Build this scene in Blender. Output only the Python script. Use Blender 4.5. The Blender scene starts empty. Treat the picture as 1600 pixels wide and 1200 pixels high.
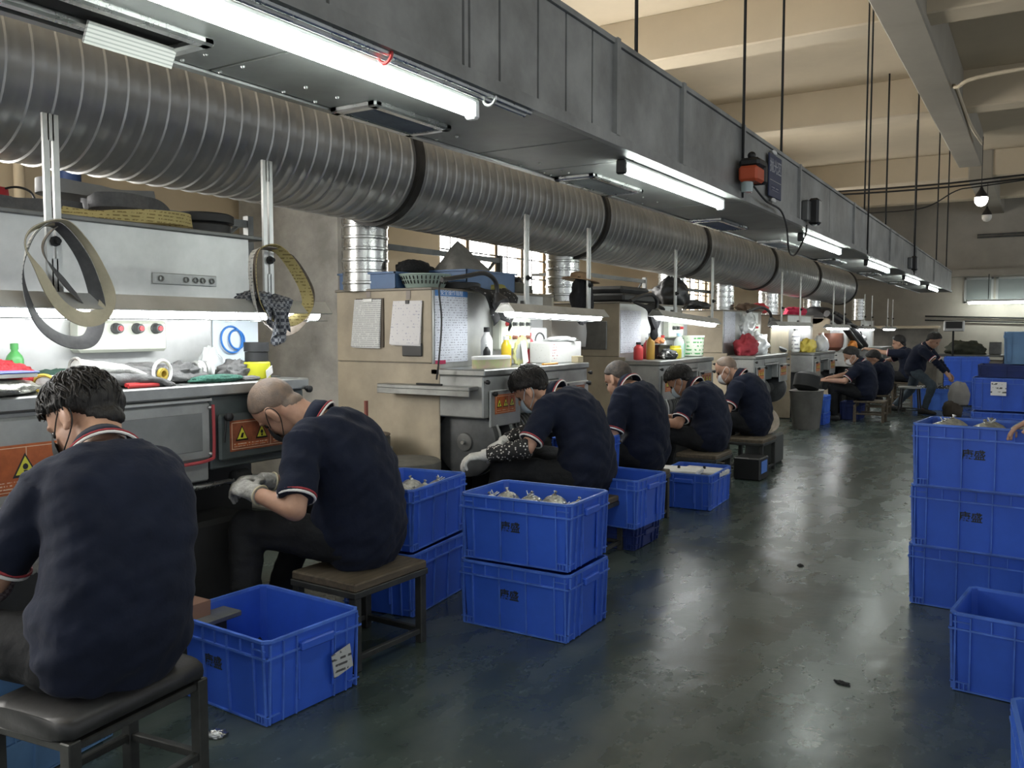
import bpy, math, random
import numpy as np
from mathutils import Vector, Matrix, noise
random.seed(7)
sc = bpy.context.scene
COL = sc.collection
# ---------------------------------------------------------------- camera
F_PX, CAM_H, VPX, VPY = 1350.0, 1.35, 1635.0, 514.0
PITCH = math.atan((600 - VPY) / F_PX)
YAW = math.atan((VPX - 800) / F_PX * math.cos(PITCH))
FWD = Vector((-math.sin(YAW) * math.cos(PITCH), math.cos(YAW) * math.cos(PITCH), -math.sin(PITCH)))
RGT = Vector((math.cos(YAW), math.sin(YAW), 0))
UPV = RGT.cross(FWD)
CAM = Vector((0, 0, CAM_H))
cam_d = bpy.data.cameras.new('camera')
cam_d.sensor_width = 36.0
cam_d.lens = 36.0 * F_PX / 1600.0
cam_d.clip_end = 200
cam_o = bpy.data.objects.new('camera', cam_d)
cam_o.matrix_world = Matrix((RGT, UPV, -FWD)).transposed().to_4x4()
cam_o.location = CAM
COL.objects.link(cam_o)
sc.camera = cam_o
# ---------------------------------------------------------------- world, exposure
sc.view_settings.view_transform = 'Standard'
sc.view_settings.look = 'None'
sc.view_settings.exposure = 1.1
sc.view_settings.gamma = 1.0
sc.view_settings.use_curve_mapping = False
world = bpy.data.worlds.new('factory_air')
sc.world = world
world.use_nodes = True
world.node_tree.nodes['Background'].inputs[0].default_value = (0.80, 0.84, 0.88, 1)
world.node_tree.nodes['Background'].inputs[1].default_value = 0.62
TUBE_E, TASK_E, WINDOW_E = 18.0, 11.0, 9.0
# ---------------------------------------------------------------- pixel helpers (measured points of the photograph -> metres)
def ray(x, y): return FWD + RGT * ((x - 800) / F_PX) + UPV * ((600 - y) / F_PX)
def onz(x, y, z): r = ray(x, y); return CAM + r * ((z - CAM_H) / r.z)
def onx(x, y, X): r = ray(x, y); return CAM + r * (X / r.x)
def ony(x, y, Y): r = ray(x, y); return CAM + r * (Y / r.y)
def V(*a): return Vector(a)
# ---------------------------------------------------------------- materials
MATS = {}
def mat(name, col, rough=0.6, metal=0.0, var=0.0, vscale=6.0, col2=None, bump=0.0, bscale=40.0, rvar=0.0,
        emit=0.0, ecol=None, alpha=1.0, trans=0.0, stretch=None, spec=0.5, sheen=0.0, coat=0.0):
    if name in MATS: return MATS[name]
    m = bpy.data.materials.new(name); m.use_nodes = True
    nt = m.node_tree; b = nt.nodes['Principled BSDF']
    L = nt.links.new
    b.inputs['Base Color'].default_value = (*col, 1)
    b.inputs['Roughness'].default_value = rough
    b.inputs['Metallic'].default_value = metal
    b.inputs['Specular IOR Level'].default_value = spec
    b.inputs['Alpha'].default_value = alpha
    b.inputs['Transmission Weight'].default_value = trans
    b.inputs['Sheen Weight'].default_value = sheen
    b.inputs['Coat Weight'].default_value = coat
    if emit:
        b.inputs['Emission Color'].default_value = (*(ecol or col), 1)
        b.inputs['Emission Strength'].default_value = emit
    if var or bump or rvar or col2:
        tc = nt.nodes.new('ShaderNodeTexCoord'); src = tc.outputs['Object']
        if stretch:
            mp = nt.nodes.new('ShaderNodeMapping'); mp.inputs['Scale'].default_value = stretch
            L(src, mp.inputs[0]); src = mp.outputs[0]
        n = nt.nodes.new('ShaderNodeTexNoise'); n.inputs['Scale'].default_value = vscale
        n.inputs['Detail'].default_value = 6; n.inputs['Roughness'].default_value = 0.62
        L(src, n.inputs['Vector'])
        if var or col2:
            c2 = col2 or tuple(max(0, c * (1 - var)) for c in col)
            r = nt.nodes.new('ShaderNodeValToRGB')
            r.color_ramp.elements[0].position = 0.35; r.color_ramp.elements[1].position = 0.66
            r.color_ramp.elements[0].color = (*c2, 1); r.color_ramp.elements[1].color = (*col, 1)
            L(n.outputs[0], r.inputs[0]); L(r.outputs[0], b.inputs['Base Color'])
        if rvar:
            mr = nt.nodes.new('ShaderNodeMapRange')
            mr.inputs[3].default_value = max(0.02, rough - rvar); mr.inputs[4].default_value = min(1, rough + rvar)
            L(n.outputs[0], mr.inputs[0]); L(mr.outputs[0], b.inputs['Roughness'])
        if bump:
            n2 = nt.nodes.new('ShaderNodeTexNoise'); n2.inputs['Scale'].default_value = bscale
            n2.inputs['Detail'].default_value = 4
            L(src, n2.inputs['Vector'])
            bp = nt.nodes.new('ShaderNodeBump'); bp.inputs['Strength'].default_value = bump
            bp.inputs['Distance'].default_value = 0.02
            L(n2.outputs[0], bp.inputs['Height']); L(bp.outputs[0], b.inputs['Normal'])
    MATS[name] = m
    return m
def pattern_mat(name, kind, c1, c2, scale, rough=0.8, thr=0.5):
    """dots / checks / printed rows, in object space"""
    if name in MATS: return MATS[name]
    m = bpy.data.materials.new(name); m.use_nodes = True
    nt = m.node_tree; b = nt.nodes['Principled BSDF']; L = nt.links.new
    b.inputs['Roughness'].default_value = rough
    tc = nt.nodes.new('ShaderNodeTexCoord')
    mix = nt.nodes.new('ShaderNodeMix'); mix.data_type = 'RGBA'
    mix.inputs[6].default_value = (*c1, 1); mix.inputs[7].default_value = (*c2, 1)
    if kind == 'dots':
        v = nt.nodes.new('ShaderNodeTexVoronoi'); v.inputs['Scale'].default_value = scale
        L(tc.outputs['Object'], v.inputs['Vector'])
        t = nt.nodes.new('ShaderNodeMath'); t.operation = 'LESS_THAN'; t.inputs[1].default_value = thr
        L(v.outputs['Distance'], t.inputs[0]); L(t.outputs[0], mix.inputs[0])
    elif kind == 'check':
        v = nt.nodes.new('ShaderNodeTexChecker'); v.inputs['Scale'].default_value = scale
        L(tc.outputs['Object'], v.inputs['Vector']); L(v.outputs[1], mix.inputs[0])
    elif kind == 'rows':   # rows of print across z, broken up along the sheet
        sp = nt.nodes.new('ShaderNodeSeparateXYZ'); L(tc.outputs['Object'], sp.inputs[0])
        f = nt.nodes.new('ShaderNodeMath'); f.operation = 'MULTIPLY'; f.inputs[1].default_value = scale
        L(sp.outputs[2], f.inputs[0])
        fr = nt.nodes.new('ShaderNodeMath'); fr.operation = 'FRACT'; L(f.outputs[0], fr.inputs[0])
        g = nt.nodes.new('ShaderNodeMath'); g.operation = 'GREATER_THAN'; g.inputs[1].default_value = 0.62
        L(fr.outputs[0], g.inputs[0])
        mp = nt.nodes.new('ShaderNodeMapping'); mp.inputs['Scale'].default_value = (scale * 1.2, scale * 1.2, scale * .55)
        L(tc.outputs['Object'], mp.inputs[0])
        n = nt.nodes.new('ShaderNodeTexNoise'); n.inputs['Scale'].default_value = 1.0; n.inputs['Detail'].default_value = 3
        L(mp.outputs[0], n.inputs['Vector'])
        g2 = nt.nodes.new('ShaderNodeMath'); g2.operation = 'GREATER_THAN'; g2.inputs[1].default_value = thr
        L(n.outputs[0], g2.inputs[0])
        mu = nt.nodes.new('ShaderNodeMath'); mu.operation = 'MULTIPLY'
        L(g.outputs[0], mu.inputs[0]); L(g2.outputs[0], mu.inputs[1]); L(mu.outputs[0], mix.inputs[0])
    L(mix.outputs[2], b.inputs['Base Color'])
    MATS[name] = m
    return m
# ---------------------------------------------------------------- mesh builder
class MB:
    def __init__(s): s.v = []; s.f = []; s.m = []
    def add(s, vs, fs, mi=0):
        k = len(s.v); s.v += [tuple(v) for v in vs]
        for f in fs: s.f.append(tuple(i + k for i in f)); s.m.append(mi)
        return s
    def box(s, c, size, R=None, mi=0):
        c = Vector(c); h = Vector(size) / 2; vs = []
        for x in (-1, 1):
            for y in (-1, 1):
                for z in (-1, 1):
                    p = Vector((x * h.x, y * h.y, z * h.z))
                    vs.append(c + (R @ p if R else p))
        return s.add(vs, [(0,1,3,2),(4,6,7,5),(0,4,5,1),(2,3,7,6),(0,2,6,4),(1,5,7,3)], mi)
    def bb(s, lo, hi, mi=0):
        return s.box([(a + b) / 2 for a, b in zip(lo, hi)], [abs(b - a) for a, b in zip(lo, hi)], None, mi)
    def bev(s, lo, hi, r=0.01, mi=0):
        """box with chamfered edges"""
        lo = Vector(lo); hi = Vector(hi); c = (lo + hi) / 2; h = (hi - lo) / 2
        r = min(r, h.x * .9, h.y * .9, h.z * .9); vs = []; idx = {}
        for ax in range(3):
            for sx in (-1, 1):
                for sy in (-1, 1):
                    for sz in (-1, 1):
                        sg = (sx, sy, sz)
                        p = [sg[i] * (h[i] if i == ax else h[i] - r) for i in range(3)]
                        idx[(ax, sg)] = len(vs); vs.append(c + Vector(p))
        fs = []
        for ax in range(3):
            a, b = [(1, 2), (2, 0), (0, 1)][ax]
            for sg in (-1, 1):
                q = []
                for u, w in ((-1, -1), (1, -1), (1, 1), (-1, 1)):
                    t = [0, 0, 0]; t[ax] = sg; t[a] = u; t[b] = w; q.append(idx[(ax, tuple(t))])
                fs.append(q if sg > 0 else q[::-1])
        for ax in range(3):
            a, b = [(1, 2), (2, 0), (0, 1)][ax]
            for sa in (-1, 1):
                for sb in (-1, 1):
                    def g(w, e):
                        t = [0, 0, 0]; t[a] = sa; t[b] = sb; t[ax] = e; return idx[(w, tuple(t))]
                    q = [g(a, -1), g(b, -1), g(b, 1), g(a, 1)]
                    fs.append(q if sa * sb > 0 else q[::-1])
        for sx in (-1, 1):
            for sy in (-1, 1):
                for sz in (-1, 1):
                    t = (sx, sy, sz); q = [idx[(0, t)], idx[(1, t)], idx[(2, t)]]
                    fs.append(q if sx * sy * sz > 0 else q[::-1])
        return s.add(vs, fs, mi)
    def loft(s, secs, n=16, cap=True, mi=0, power=1.0):
        """secs: (center, ax, ay) vectors of the half axes"""
        vs = []; fs = []
        for c, ax, ay in secs:
            for i in range(n):
                a = 2 * math.pi * i / n; ca, sa = math.cos(a), math.sin(a)
                if power != 1.0:
                    ca = math.copysign(abs(ca) ** power, ca); sa = math.copysign(abs(sa) ** power, sa)
                vs.append(Vector(c) + Vector(ax) * ca + Vector(ay) * sa)
        for k in range(len(secs) - 1):
            for i in range(n):
                j = (i + 1) % n
                fs.append((k * n + i, k * n + j, (k + 1) * n + j, (k + 1) * n + i))
        if cap:
            fs.append(tuple(range(n))[::-1]); o = (len(secs) - 1) * n; fs.append(tuple(o + i for i in range(n)))
        return s.add(vs, fs, mi)
    def frame(s, d):
        d = Vector(d).normalized()
        a = Vector((0, 0, 1)) if abs(d.z) < .9 else Vector((1, 0, 0))
        u = a.cross(d).normalized(); return u, d.cross(u)
    def cyl(s, p0, p1, r0, r1=None, n=12, cap=True, mi=0):
        p0 = Vector(p0); p1 = Vector(p1); r1 = r0 if r1 is None else r1
        u, w = s.frame(p1 - p0)
        return s.loft([(p0, u * r0, w * r0), (p1, u * r1, w * r1)], n, cap, mi)
    def lathe(s, prof, c, axis=(0, 0, 1), n=16, cap=True, mi=0):
        """prof: (radius, height along axis)"""
        c = Vector(c); d = Vector(axis).normalized(); u, w = s.frame(d)
        return s.loft([(c + d * h, u * max(r, 1e-4), w * max(r, 1e-4)) for r, h in prof], n, cap, mi)
    def tube(s, pts, r, n=8, cap=True, mi=0):
        pts = [Vector(p) for p in pts]; secs = []; u = None
        for i, p in enumerate(pts):
            d = (pts[min(i + 1, len(pts) - 1)] - pts[max(i - 1, 0)])
            if d.length < 1e-7: d = Vector((0, 0, 1))
            d.normalize()
            if u is None: u, w = s.frame(d)
            else:
                u = u - d * u.dot(d)
                if u.length < 1e-4: u, _ = s.frame(d)
                u.normalize(); w = d.cross(u)
            rr = r[i] if isinstance(r, (list, tuple)) else r
            secs.append((p, u * rr, w * rr))
        return s.loft(secs, n, cap, mi)
    def ell(s, c, ax, n=16, m=10, mi=0):
        """ellipsoid; ax = three half-axis vectors"""
        ax = [Vector(a) for a in ax]; c = Vector(c); secs = []
        for k in range(m + 1):
            t = -math.pi / 2 + math.pi * k / m; ct = max(math.cos(t), 1e-3)
            secs.append((c + ax[2] * math.sin(t), ax[0] * ct, ax[1] * ct))
        return s.loft(secs, n, True, mi)
    def sph(s, c, r, n=14, m=8, mi=0):
        return s.ell(c, ((r, 0, 0), (0, r, 0), (0, 0, r)), n, m, mi)
    def ring(s, c, axis, R, r, n=24, m=8, mi=0):
        c = Vector(c); u, w = s.frame(axis); d = Vector(axis).normalized(); vs = []; fs = []
        for i in range(n):
            a = 2 * math.pi * i / n; e = u * math.cos(a) + w * math.sin(a)
            for j in range(m):
                b = 2 * math.pi * j / m
                vs.append(c + e * (R + r * math.cos(b)) + d * (r * math.sin(b)))
        for i in range(n):
            for j in range(m):
                fs.append((i * m + j, ((i + 1) % n) * m + j, ((i + 1) % n) * m + (j + 1) % m, i * m + (j + 1) % m))
        return s.add(vs, fs, mi)
    def ribbon(s, pts, wd, w, th=0.002, closed=False, mi=0):
        """flat band along pts; wd = width direction (vector or list)"""
        pts = [Vector(p) for p in pts]; n = len(pts); vs = []; fs = []
        for i, p in enumerate(pts):
            a = pts[(i - 1) % n] if closed else pts[max(i - 1, 0)]
            b = pts[(i + 1) % n] if closed else pts[min(i + 1, n - 1)]
            d = (b - a).normalized()
            e = Vector(wd[i] if isinstance(wd, list) else wd); e = (e - d * e.dot(d)).normalized()
            nn = d.cross(e) * (th / 2); e = e * (w / 2)
            vs += [p - e - nn, p + e - nn, p + e + nn, p - e + nn]
        for i in range(n if closed else n - 1):
            j = (i + 1) % n
            for k in range(4):
                l = (k + 1) % 4
                fs.append((i * 4 + k, i * 4 + l, j * 4 + l, j * 4 + k))
        if not closed:
            fs += [(3, 2, 1, 0), tuple((n - 1) * 4 + k for k in range(4))]
        return s.add(vs, fs, mi)
    def prism(s, poly, d, mi=0):
        """extrude the 3D polygon by vector d"""
        n = len(poly); d = Vector(d); vs = [Vector(p) for p in poly] + [Vector(p) + d for p in poly]
        fs = [tuple(range(n))[::-1], tuple(range(n, 2 * n))]
        fs += [(i, (i + 1) % n, n + (i + 1) % n, n + i) for i in range(n)]
        return s.add(vs, fs, mi)
    def mesh(s, name, mats, smooth=False, shift=None):
        me = bpy.data.meshes.new(name)
        vs = s.v if shift is None else [(a - shift[0], b - shift[1], c - shift[2]) for a, b, c in s.v]
        me.from_pydata(vs, [], s.f)
        for m in (mats if isinstance(mats, (list, tuple)) else [mats]): me.materials.append(m)
        if any(s.m): me.polygons.foreach_set('material_index', s.m)
        if smooth is True: me.polygons.foreach_set('use_smooth', [True] * len(me.polygons))
        me.update()
        if smooth not in (True, False): me.set_sharp_from_angle(angle=math.radians(smooth)); 
        return me
    def build(s, name, mats, parent=None, smooth=35, local=False, loc=None):
        sh = None
        if parent is not None and not local: sh = top(parent).location
        if parent is None and loc is not None: sh = Vector(loc)
        me = s.mesh(name, mats, smooth, sh)
        if smooth not in (True, False): me.polygons.foreach_set('use_smooth', [True] * len(me.polygons))
        o = bpy.data.objects.new(name, me); COL.objects.link(o)
        if parent is not None: o.parent = parent
        elif loc is not None: o.location = loc
        return o
def top(o):
    while o.parent: o = o.parent
    return o
def link(name, me, parent=None, loc=(0, 0, 0), rot=(0, 0, 0)):
    o = bpy.data.objects.new(name, me); COL.objects.link(o)
    o.location = loc; o.rotation_euler = rot
    if parent: o.parent = parent
    return o
def tag(o, label, cat, group=None, kind=None):
    if label: o['label'] = label
    if cat: o['category'] = cat
    if group: o['group'] = group
    if kind: o['kind'] = kind
    return o
def thing(name, label, cat, loc=(0, 0, 0), rz=0.0, group=None):
    o = bpy.data.objects.new(name, None); o.empty_display_size = .1; COL.objects.link(o)
    o.location = loc; o.rotation_euler = (0, 0, rz)
    return tag(o, label, cat, group)
def struct(o): o['kind'] = 'structure'; return o
def text_mesh(txt, size, m, th=0.0004, bold=0.0):
    key = ('txt', txt, size, m.name)
    if key in MATS: return MATS[key]
    cu = bpy.data.curves.new('lettering', 'FONT'); cu.body = txt; cu.size = size
    cu.align_x = 'CENTER'; cu.align_y = 'CENTER'; cu.extrude = th; cu.resolution_u = 2; cu.offset = bold
    o = bpy.data.objects.new('lettering', cu); COL.objects.link(o)
    dg = bpy.context.evaluated_depsgraph_get()
    me = bpy.data.meshes.new_from_object(o.evaluated_get(dg))
    bpy.data.objects.remove(o); bpy.data.curves.remove(cu)
    me.materials.clear(); me.materials.append(m); MATS[key] = me
    return me
def catmull(pts, k=6, closed=False):
    pts = [Vector(p) for p in pts]; n = len(pts); out = []
    for i in range(n if closed else n - 1):
        g = (lambda j: pts[j % n]) if closed else (lambda j: pts[max(0, min(n - 1, j))])
        p0, p1, p2, p3 = g(i - 1), g(i), g(i + 1), g(i + 2)
        for t in range(k):
            t /= k
            out.append(.5 * ((2 * p1) + (p2 - p0) * t + (2 * p0 - 5 * p1 + 4 * p2 - p3) * t * t + (3 * p1 - p0 - 3 * p2 + p3) * t ** 3))
    if not closed: out.append(pts[-1])
    return out
def remeshed(mb, voxel, smooth_it=4, disp=None):
    """closed overlapping shapes -> one continuous surface"""
    me = mb.mesh('tmp', [], False)
    o = bpy.data.objects.new('tmp', me); COL.objects.link(o)
    r = o.modifiers.new('r', 'REMESH'); r.mode = 'VOXEL'; r.voxel_size = voxel; r.use_smooth_shade = True
    if smooth_it:
        sm = o.modifiers.new('s', 'SMOOTH'); sm.iterations = smooth_it; sm.factor = .5
    dg = bpy.context.evaluated_depsgraph_get()
    out = bpy.data.meshes.new_from_object(o.evaluated_get(dg))
    bpy.data.objects.remove(o); bpy.data.meshes.remove(me)
    if disp:
        n = len(out.vertices); co = np.empty(n * 3, 'f'); no = np.empty(n * 3, 'f')
        out.vertices.foreach_get('co', co); out.vertices.foreach_get('normal', no)
        co = co.reshape(-1, 3); no = no.reshape(-1, 3)
        d = np.array([disp(Vector(c)) for c in co.tolist()], 'f')
        co = co + no * d[:, None]
        out.vertices.foreach_set('co', co.ravel())
    out.polygons.foreach_set('use_smooth', [True] * len(out.polygons)); out.update()
    return out
def obj_from(me, name, m, parent=None, loc=None, local=False):
    sh = top(parent).location if parent is not None and not local else (Vector(loc) if loc is not None else None)
    if sh is not None: me.transform(Matrix.Translation(-Vector(sh)))
    me.materials.clear(); me.materials.append(m); me.name = name
    o = bpy.data.objects.new(name, me); COL.objects.link(o)
    if parent is not None: o.parent = parent
    elif loc is not None: o.location = loc
    return o
# ================================================================ materials used everywhere
M_steel = mat('brushed_steel', (.36, .37, .36), .38, .75, .35, 5, bump=.05, bscale=30, rvar=.12)
M_steel_d = mat('dull_steel', (.20, .205, .20), .5, .6, .4, 5, rvar=.12)
M_steel_l = mat('pale_steel', (.55, .56, .55), .42, .6, .25, 4, rvar=.1)
M_galv = mat('galvanised_duct', (.40, .41, .40), .48, .2, .45, 3.0, bump=.08, bscale=14, rvar=.14)
M_spiral = mat('spiral_duct_steel', (.42, .425, .42), .31, .5, .25, 3.5, rvar=.05)
M_zinc = mat('bright_zinc', (.62, .63, .62), .28, .9, .25, 9, rvar=.1)
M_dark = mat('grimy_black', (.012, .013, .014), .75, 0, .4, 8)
M_black = mat('black_plastic', (.012, .012, .013), .45)
M_rubber = mat('black_rubber', (.02, .021, .022), .6, 0, .3, 12)
M_tan = mat('tan_painted_sheet', (.42, .36, .265), .55, .05, .5, 2.2, col2=(.26, .225, .17), rvar=.1)
M_tan_d = mat('brown_grey_sheet', (.27, .245, .205), .55, .1, .45, 2.5, rvar=.1)
M_cream = mat('cream_plaster', (.62, .53, .39), .9, 0, .12, .8)
M_wall = mat('grey_beige_wall', (.46, .43, .37), .9, 0, .25, .9)
M_conc = mat('dirty_concrete', (.44, .43, .40), .9, 0, .5, 2.0, bump=.3, bscale=12)
M_white = mat('white_plastic', (.75, .76, .76), .4)
M_paper = mat('white_paper', (.72, .72, .70), .8)
M_red = mat('red_paint', (.45, .03, .03), .5)
M_tube = mat('lit_tube', (.95, 1, .97), .4, emit=TUBE_E, ecol=(.93, 1.0, .95))
M_task = mat('lit_task_tube', (1, 1, 1), .4, emit=TASK_E, ecol=(.96, .99, 1.0))
M_glow = mat('daylight_pane', (.9, .93, 1), .3, emit=WINDOW_E, ecol=(1, .98, .93))
# ================================================================ floor
def floor_mat():
    m = bpy.data.materials.new('green_epoxy_floor'); m.use_nodes = True
    nt = m.node_tree; b = nt.nodes['Principled BSDF']; L = nt.links.new
    tc = nt.nodes.new('ShaderNodeTexCoord')
    n1 = nt.nodes.new('ShaderNodeTexNoise'); n1.inputs['Scale'].default_value = 1.6; n1.inputs['Detail'].default_value = 8; n1.inputs['Roughness'].default_value = .65
    n2 = nt.nodes.new('ShaderNodeTexNoise'); n2.inputs['Scale'].default_value = 7; n2.inputs['Detail'].default_value = 6
    mp = nt.nodes.new('ShaderNodeMapping'); mp.inputs['Scale'].default_value = (1, .35, 1)
    L(tc.outputs['Object'], n1.inputs[0]); L(tc.outputs['Object'], mp.inputs[0]); L(mp.outputs[0], n2.inputs[0])
    r = nt.nodes.new('ShaderNodeValToRGB')
    e = r.color_ramp.elements; e[0].position = .33; e[0].color = (.026, .041, .037, 1); e[1].position = .7; e[1].color = (.105, .122, .108, 1)
    x = e.new(.52); x.color = (.054, .074, .066, 1)
    mx = nt.nodes.new('ShaderNodeMath'); mx.operation = 'MULTIPLY_ADD'; mx.inputs[1].default_value = .55
    mm = nt.nodes.new('ShaderNodeMath'); mm.operation = 'MULTIPLY'; mm.inputs[1].default_value = .45
    L(n2.outputs[0], mm.inputs[0]); L(n1.outputs[0], mx.inputs[0]); L(mm.outputs[0], mx.inputs[2])
    L(mx.outputs[0], r.inputs[0]); L(r.outputs[0], b.inputs['Base Color'])
    mr = nt.nodes.new('ShaderNodeMapRange'); mr.inputs[1].default_value = .3; mr.inputs[2].default_value = .7
    mr.inputs[3].default_value = .20; mr.inputs[4].default_value = .34
    L(mx.outputs[0], mr.inputs[0]); L(mr.outputs[0], b.inputs['Roughness'])
    n3 = nt.nodes.new('ShaderNodeTexNoise'); n3.inputs['Scale'].default_value = 5; n3.inputs['Detail'].default_value = 5
    L(tc.outputs['Object'], n3.inputs[0])
    bp = nt.nodes.new('ShaderNodeBump'); bp.inputs['Strength'].default_value = .14; bp.inputs['Distance'].default_value = .03
    L(n3.outputs[0], bp.inputs['Height']); L(bp.outputs[0], b.inputs['Normal'])
    b.inputs['Specular IOR Level'].default_value = .6
    return m
struct(MB().bb((-5.4, -6, -.1), (9, 26, 0)).build('floor', floor_mat(), smooth=False))
# ================================================================ walls
XW, YF, ZS = -5.2, 24.0, 4.68
wins = [(-2.5, 2.2), (7.05, 9.3), (13.5, 15.2), (18.7, 19.7)]  # nearest span is an unseen window, added to bring in fill daylight
wl = MB()
ys = [-6] + [y for w in wins for y in w] + [26]
for i in range(0, len(ys), 2): wl.bb((XW - .2, ys[i], 0), (XW, ys[i + 1], ZS))
for a, b in wins: wl.bb((XW - .2, a, 0), (XW, b, 1.35)); wl.bb((XW - .2, a, 3.4), (XW, b, ZS))
struct(wl.build('wall_left', M_cream, smooth=False))
for k, (a, b) in enumerate(wins):
    w = MB()
    w.bb((XW - .14, a, 1.35), (XW - .06, a + .06, 3.4)); w.bb((XW - .14, b - .06, 1.35), (XW - .06, b, 3.4))
    w.bb((XW - .14, a, 1.35), (XW - .06, b, 1.41)); w.bb((XW - .14, a, 3.34), (XW - .06, b, 3.4))
    fr = struct(w.build('window_%d' % (k + 1), mat('bronze_window_frame', (.16, .12, .075), .5, .4), smooth=False))
    nm = 4; st = (b - a) / nm
    for i in range(nm):
        MB().bb((XW - .125, a + i * st + .03, 1.42), (XW - .115, a + (i + 1) * st - .03, 3.33)).build('pane', M_glow, fr, smooth=False)
    for i in range(1, nm):
        MB().bb((XW - .14, a + i * st - .03, 1.41), (XW - .05, a + i * st + .03, 3.34)).build('mullion', MATS['bronze_window_frame'], fr, smooth=False)
    bars = MB()
    z = 1.5
    while z < 3.35:
        bars.cyl((XW - .02, a, z), (XW - .02, b, z), .008, n=6); z += .22
    y = a + .2
    while y < b:
        bars.cyl((XW - .02, y, 1.36), (XW - .02, y, 3.39), .007, n=6); y += .55
    bars.build('security_bars', M_dark, fr)
wf = MB()
wf.bb((-5.4, YF, 0), (9, YF + .2, ZS)); 
struct(wf.build('wall_far', M_wall, smooth=False))
struct(MB().bb((-5.2, YF - .35, 2.62), (9, YF, 2.78)).build('trim_1', M_wall, smooth=False))
for k, (a, b) in enumerate(((-1.75, -1.12), (-1.07, -.3), (-.25, .6))):
    f = MB()
    for lo, hi in (((a, 1.98), (b, 2.03)), ((a, 2.55), (b, 2.6)), ((a, 1.98), (a + .05, 2.6)), ((b - .05, 1.98), (b, 2.6))):
        f.bb((lo[0], YF - .05, lo[1]), (hi[0], YF - .005, hi[1]))
    fr = struct(f.build('window_%d' % (k + 5), mat('grey_alu_frame', (.30, .31, .30), .5, .3), smooth=False))
    MB().bb((a + .04, YF - .03, 2.02), (b - .04, YF - .02, 2.56)).build('pane', mat('dull_glass', (.17, .19, .185), .25, .2), fr, smooth=False)
# ceiling slab, girder and cross beams
struct(MB().bb((-5.4, -6, ZS), (9, 26, ZS + .15)).build('ceiling', M_cream, smooth=False))
trim = 2
def beam(lo, hi, m=None):
    global trim
    struct(MB().bev(lo, hi, .015).build('trim_%d' % trim, m or M_cream, smooth=False)); trim += 1
for y in (-3.0, .9, 4.85, 8.8, 12.75, 18.6, 21.6): beam((-5.2, y, 4.2), (9, y + .38, ZS + .01))
M_girder = mat('grey_plaster_girder', (.36, .33, .275), .9, 0, .15, 1)
beam((-1.38, -6, 4.12), (-1.02, 16.9, ZS + .01), M_girder)
beam((-1.35, 18.55, 4.12), (-.95, YF, ZS + .01), M_girder)
# concrete pier behind the first two stations, blue and cream pipes on the wall
struct(MB().bev((-5.15, 4.45, 0), (-4.13, 4.8, ZS), .02).build('trim_%d' % trim, M_conc, smooth=False)); trim += 1
o = MB().cyl((-5.05, 3.1, 0), (-5.05, 3.1, 4.6), .06, n=16).build('wall_pipe', mat('blue_pipe_paint', (.03, .07, .22), .5), loc=(-5.05, 3.1, 0))
tag(o, 'dark blue vertical pipe on cream wall behind the hanging belts', 'pipe')
o = MB().cyl((-5.12, 2.83, 0), (-5.12, 2.83, 4.6), .03, n=12).build('wall_conduit', M_cream, loc=(-5.12, 2.83, 0))
tag(o, 'thin cream conduit running up the wall at far left', 'pipe')
o = MB()
for z in (3.62, 3.56): o.cyl((-1.5, YF - .08, z), (6, YF - .08, z), .022, n=8)
tag(o.build('wall_pipe', M_steel_d, loc=(-1.5, YF - .08, 3.56)), 'pair of thin pipes high on the far wall', 'pipe')
o = MB()
for z in (1.62, 1.52): o.cyl((-2.6, YF - .06, z + .05), (3, YF - .06, z - .12), .018, n=8)
tag(o.build('wall_cable', M_dark, loc=(-2.6, YF - .06, 1.5)), 'two dark cables sagging low along the far wall', 'cable')
# ================================================================ hanging rectangular air duct
DX0, DX1, DZ0, DZ1, DY0, DY1 = -1.97, -1.42, 2.05, 2.43, -1.0, 18.4
duct = thing('rectangular_air_duct', 'long grey sheet metal rectangular air duct hanging over the aisle', 'duct', ((DX0 + DX1) / 2, 1, DZ0))
def dsh(y): return -.010 * max(0, y - 4)      # the run drifts slightly left with distance
core = MB()
core.prism([(DX0 + .01 + dsh(DY0), DY0, DZ0 + .01), (DX1 - .01 + dsh(DY0), DY0, DZ0 + .01), (DX1 - .01 + dsh(DY0), DY0, DZ1 - .01), (DX0 + .01 + dsh(DY0), DY0, DZ1 - .01)], (0, 4 - DY0, 0))
core.prism([(DX0 + .01, 4, DZ0 + .01), (DX1 - .01, 4, DZ0 + .01), (DX1 - .01, 4, DZ1 - .01), (DX0 + .01, 4, DZ1 - .01)], (dsh(DY1), DY1 - 4, 0))
core.build('duct_shell', M_galv, duct, smooth=False)
seams = [DY0, 0.2, 1.0, 1.5, 2.04, 2.07, 2.23, 2.46, 2.65, 2.85, 3.04, 3.74, 4.66, 5.3, 5.97, 7.0, 8.0, 9.0, 10.2, 11.4, 12.6, 13.8, 15.0, 16.2, 17.4, DY1]
for a, b in zip(seams, seams[1:]):
    g = .006
    MB().prism([(DX1 + dsh(a) - .012, a + g, DZ0 + .035), (DX1 + dsh(a), a + g, DZ0 + .035), (DX1 + dsh(a), a + g, DZ1 - .012), (DX1 + dsh(a) - .012, a + g, DZ1 - .012)],
               (dsh(b) - dsh(a), b - a - 2 * g, 0)).build('side_panel', M_galv, duct, smooth=False)
bs = [DY0, .4, 1.6, 2.9, 3.35, 4.75, 6.1, 7.5, 9.0, 10.5, 12.0, 13.5, 15.0, 16.7, DY1]
M_galv_b = mat('duct_underside', (.30, .31, .30), .5, .35, .4, 2.5, rvar=.12)
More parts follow.
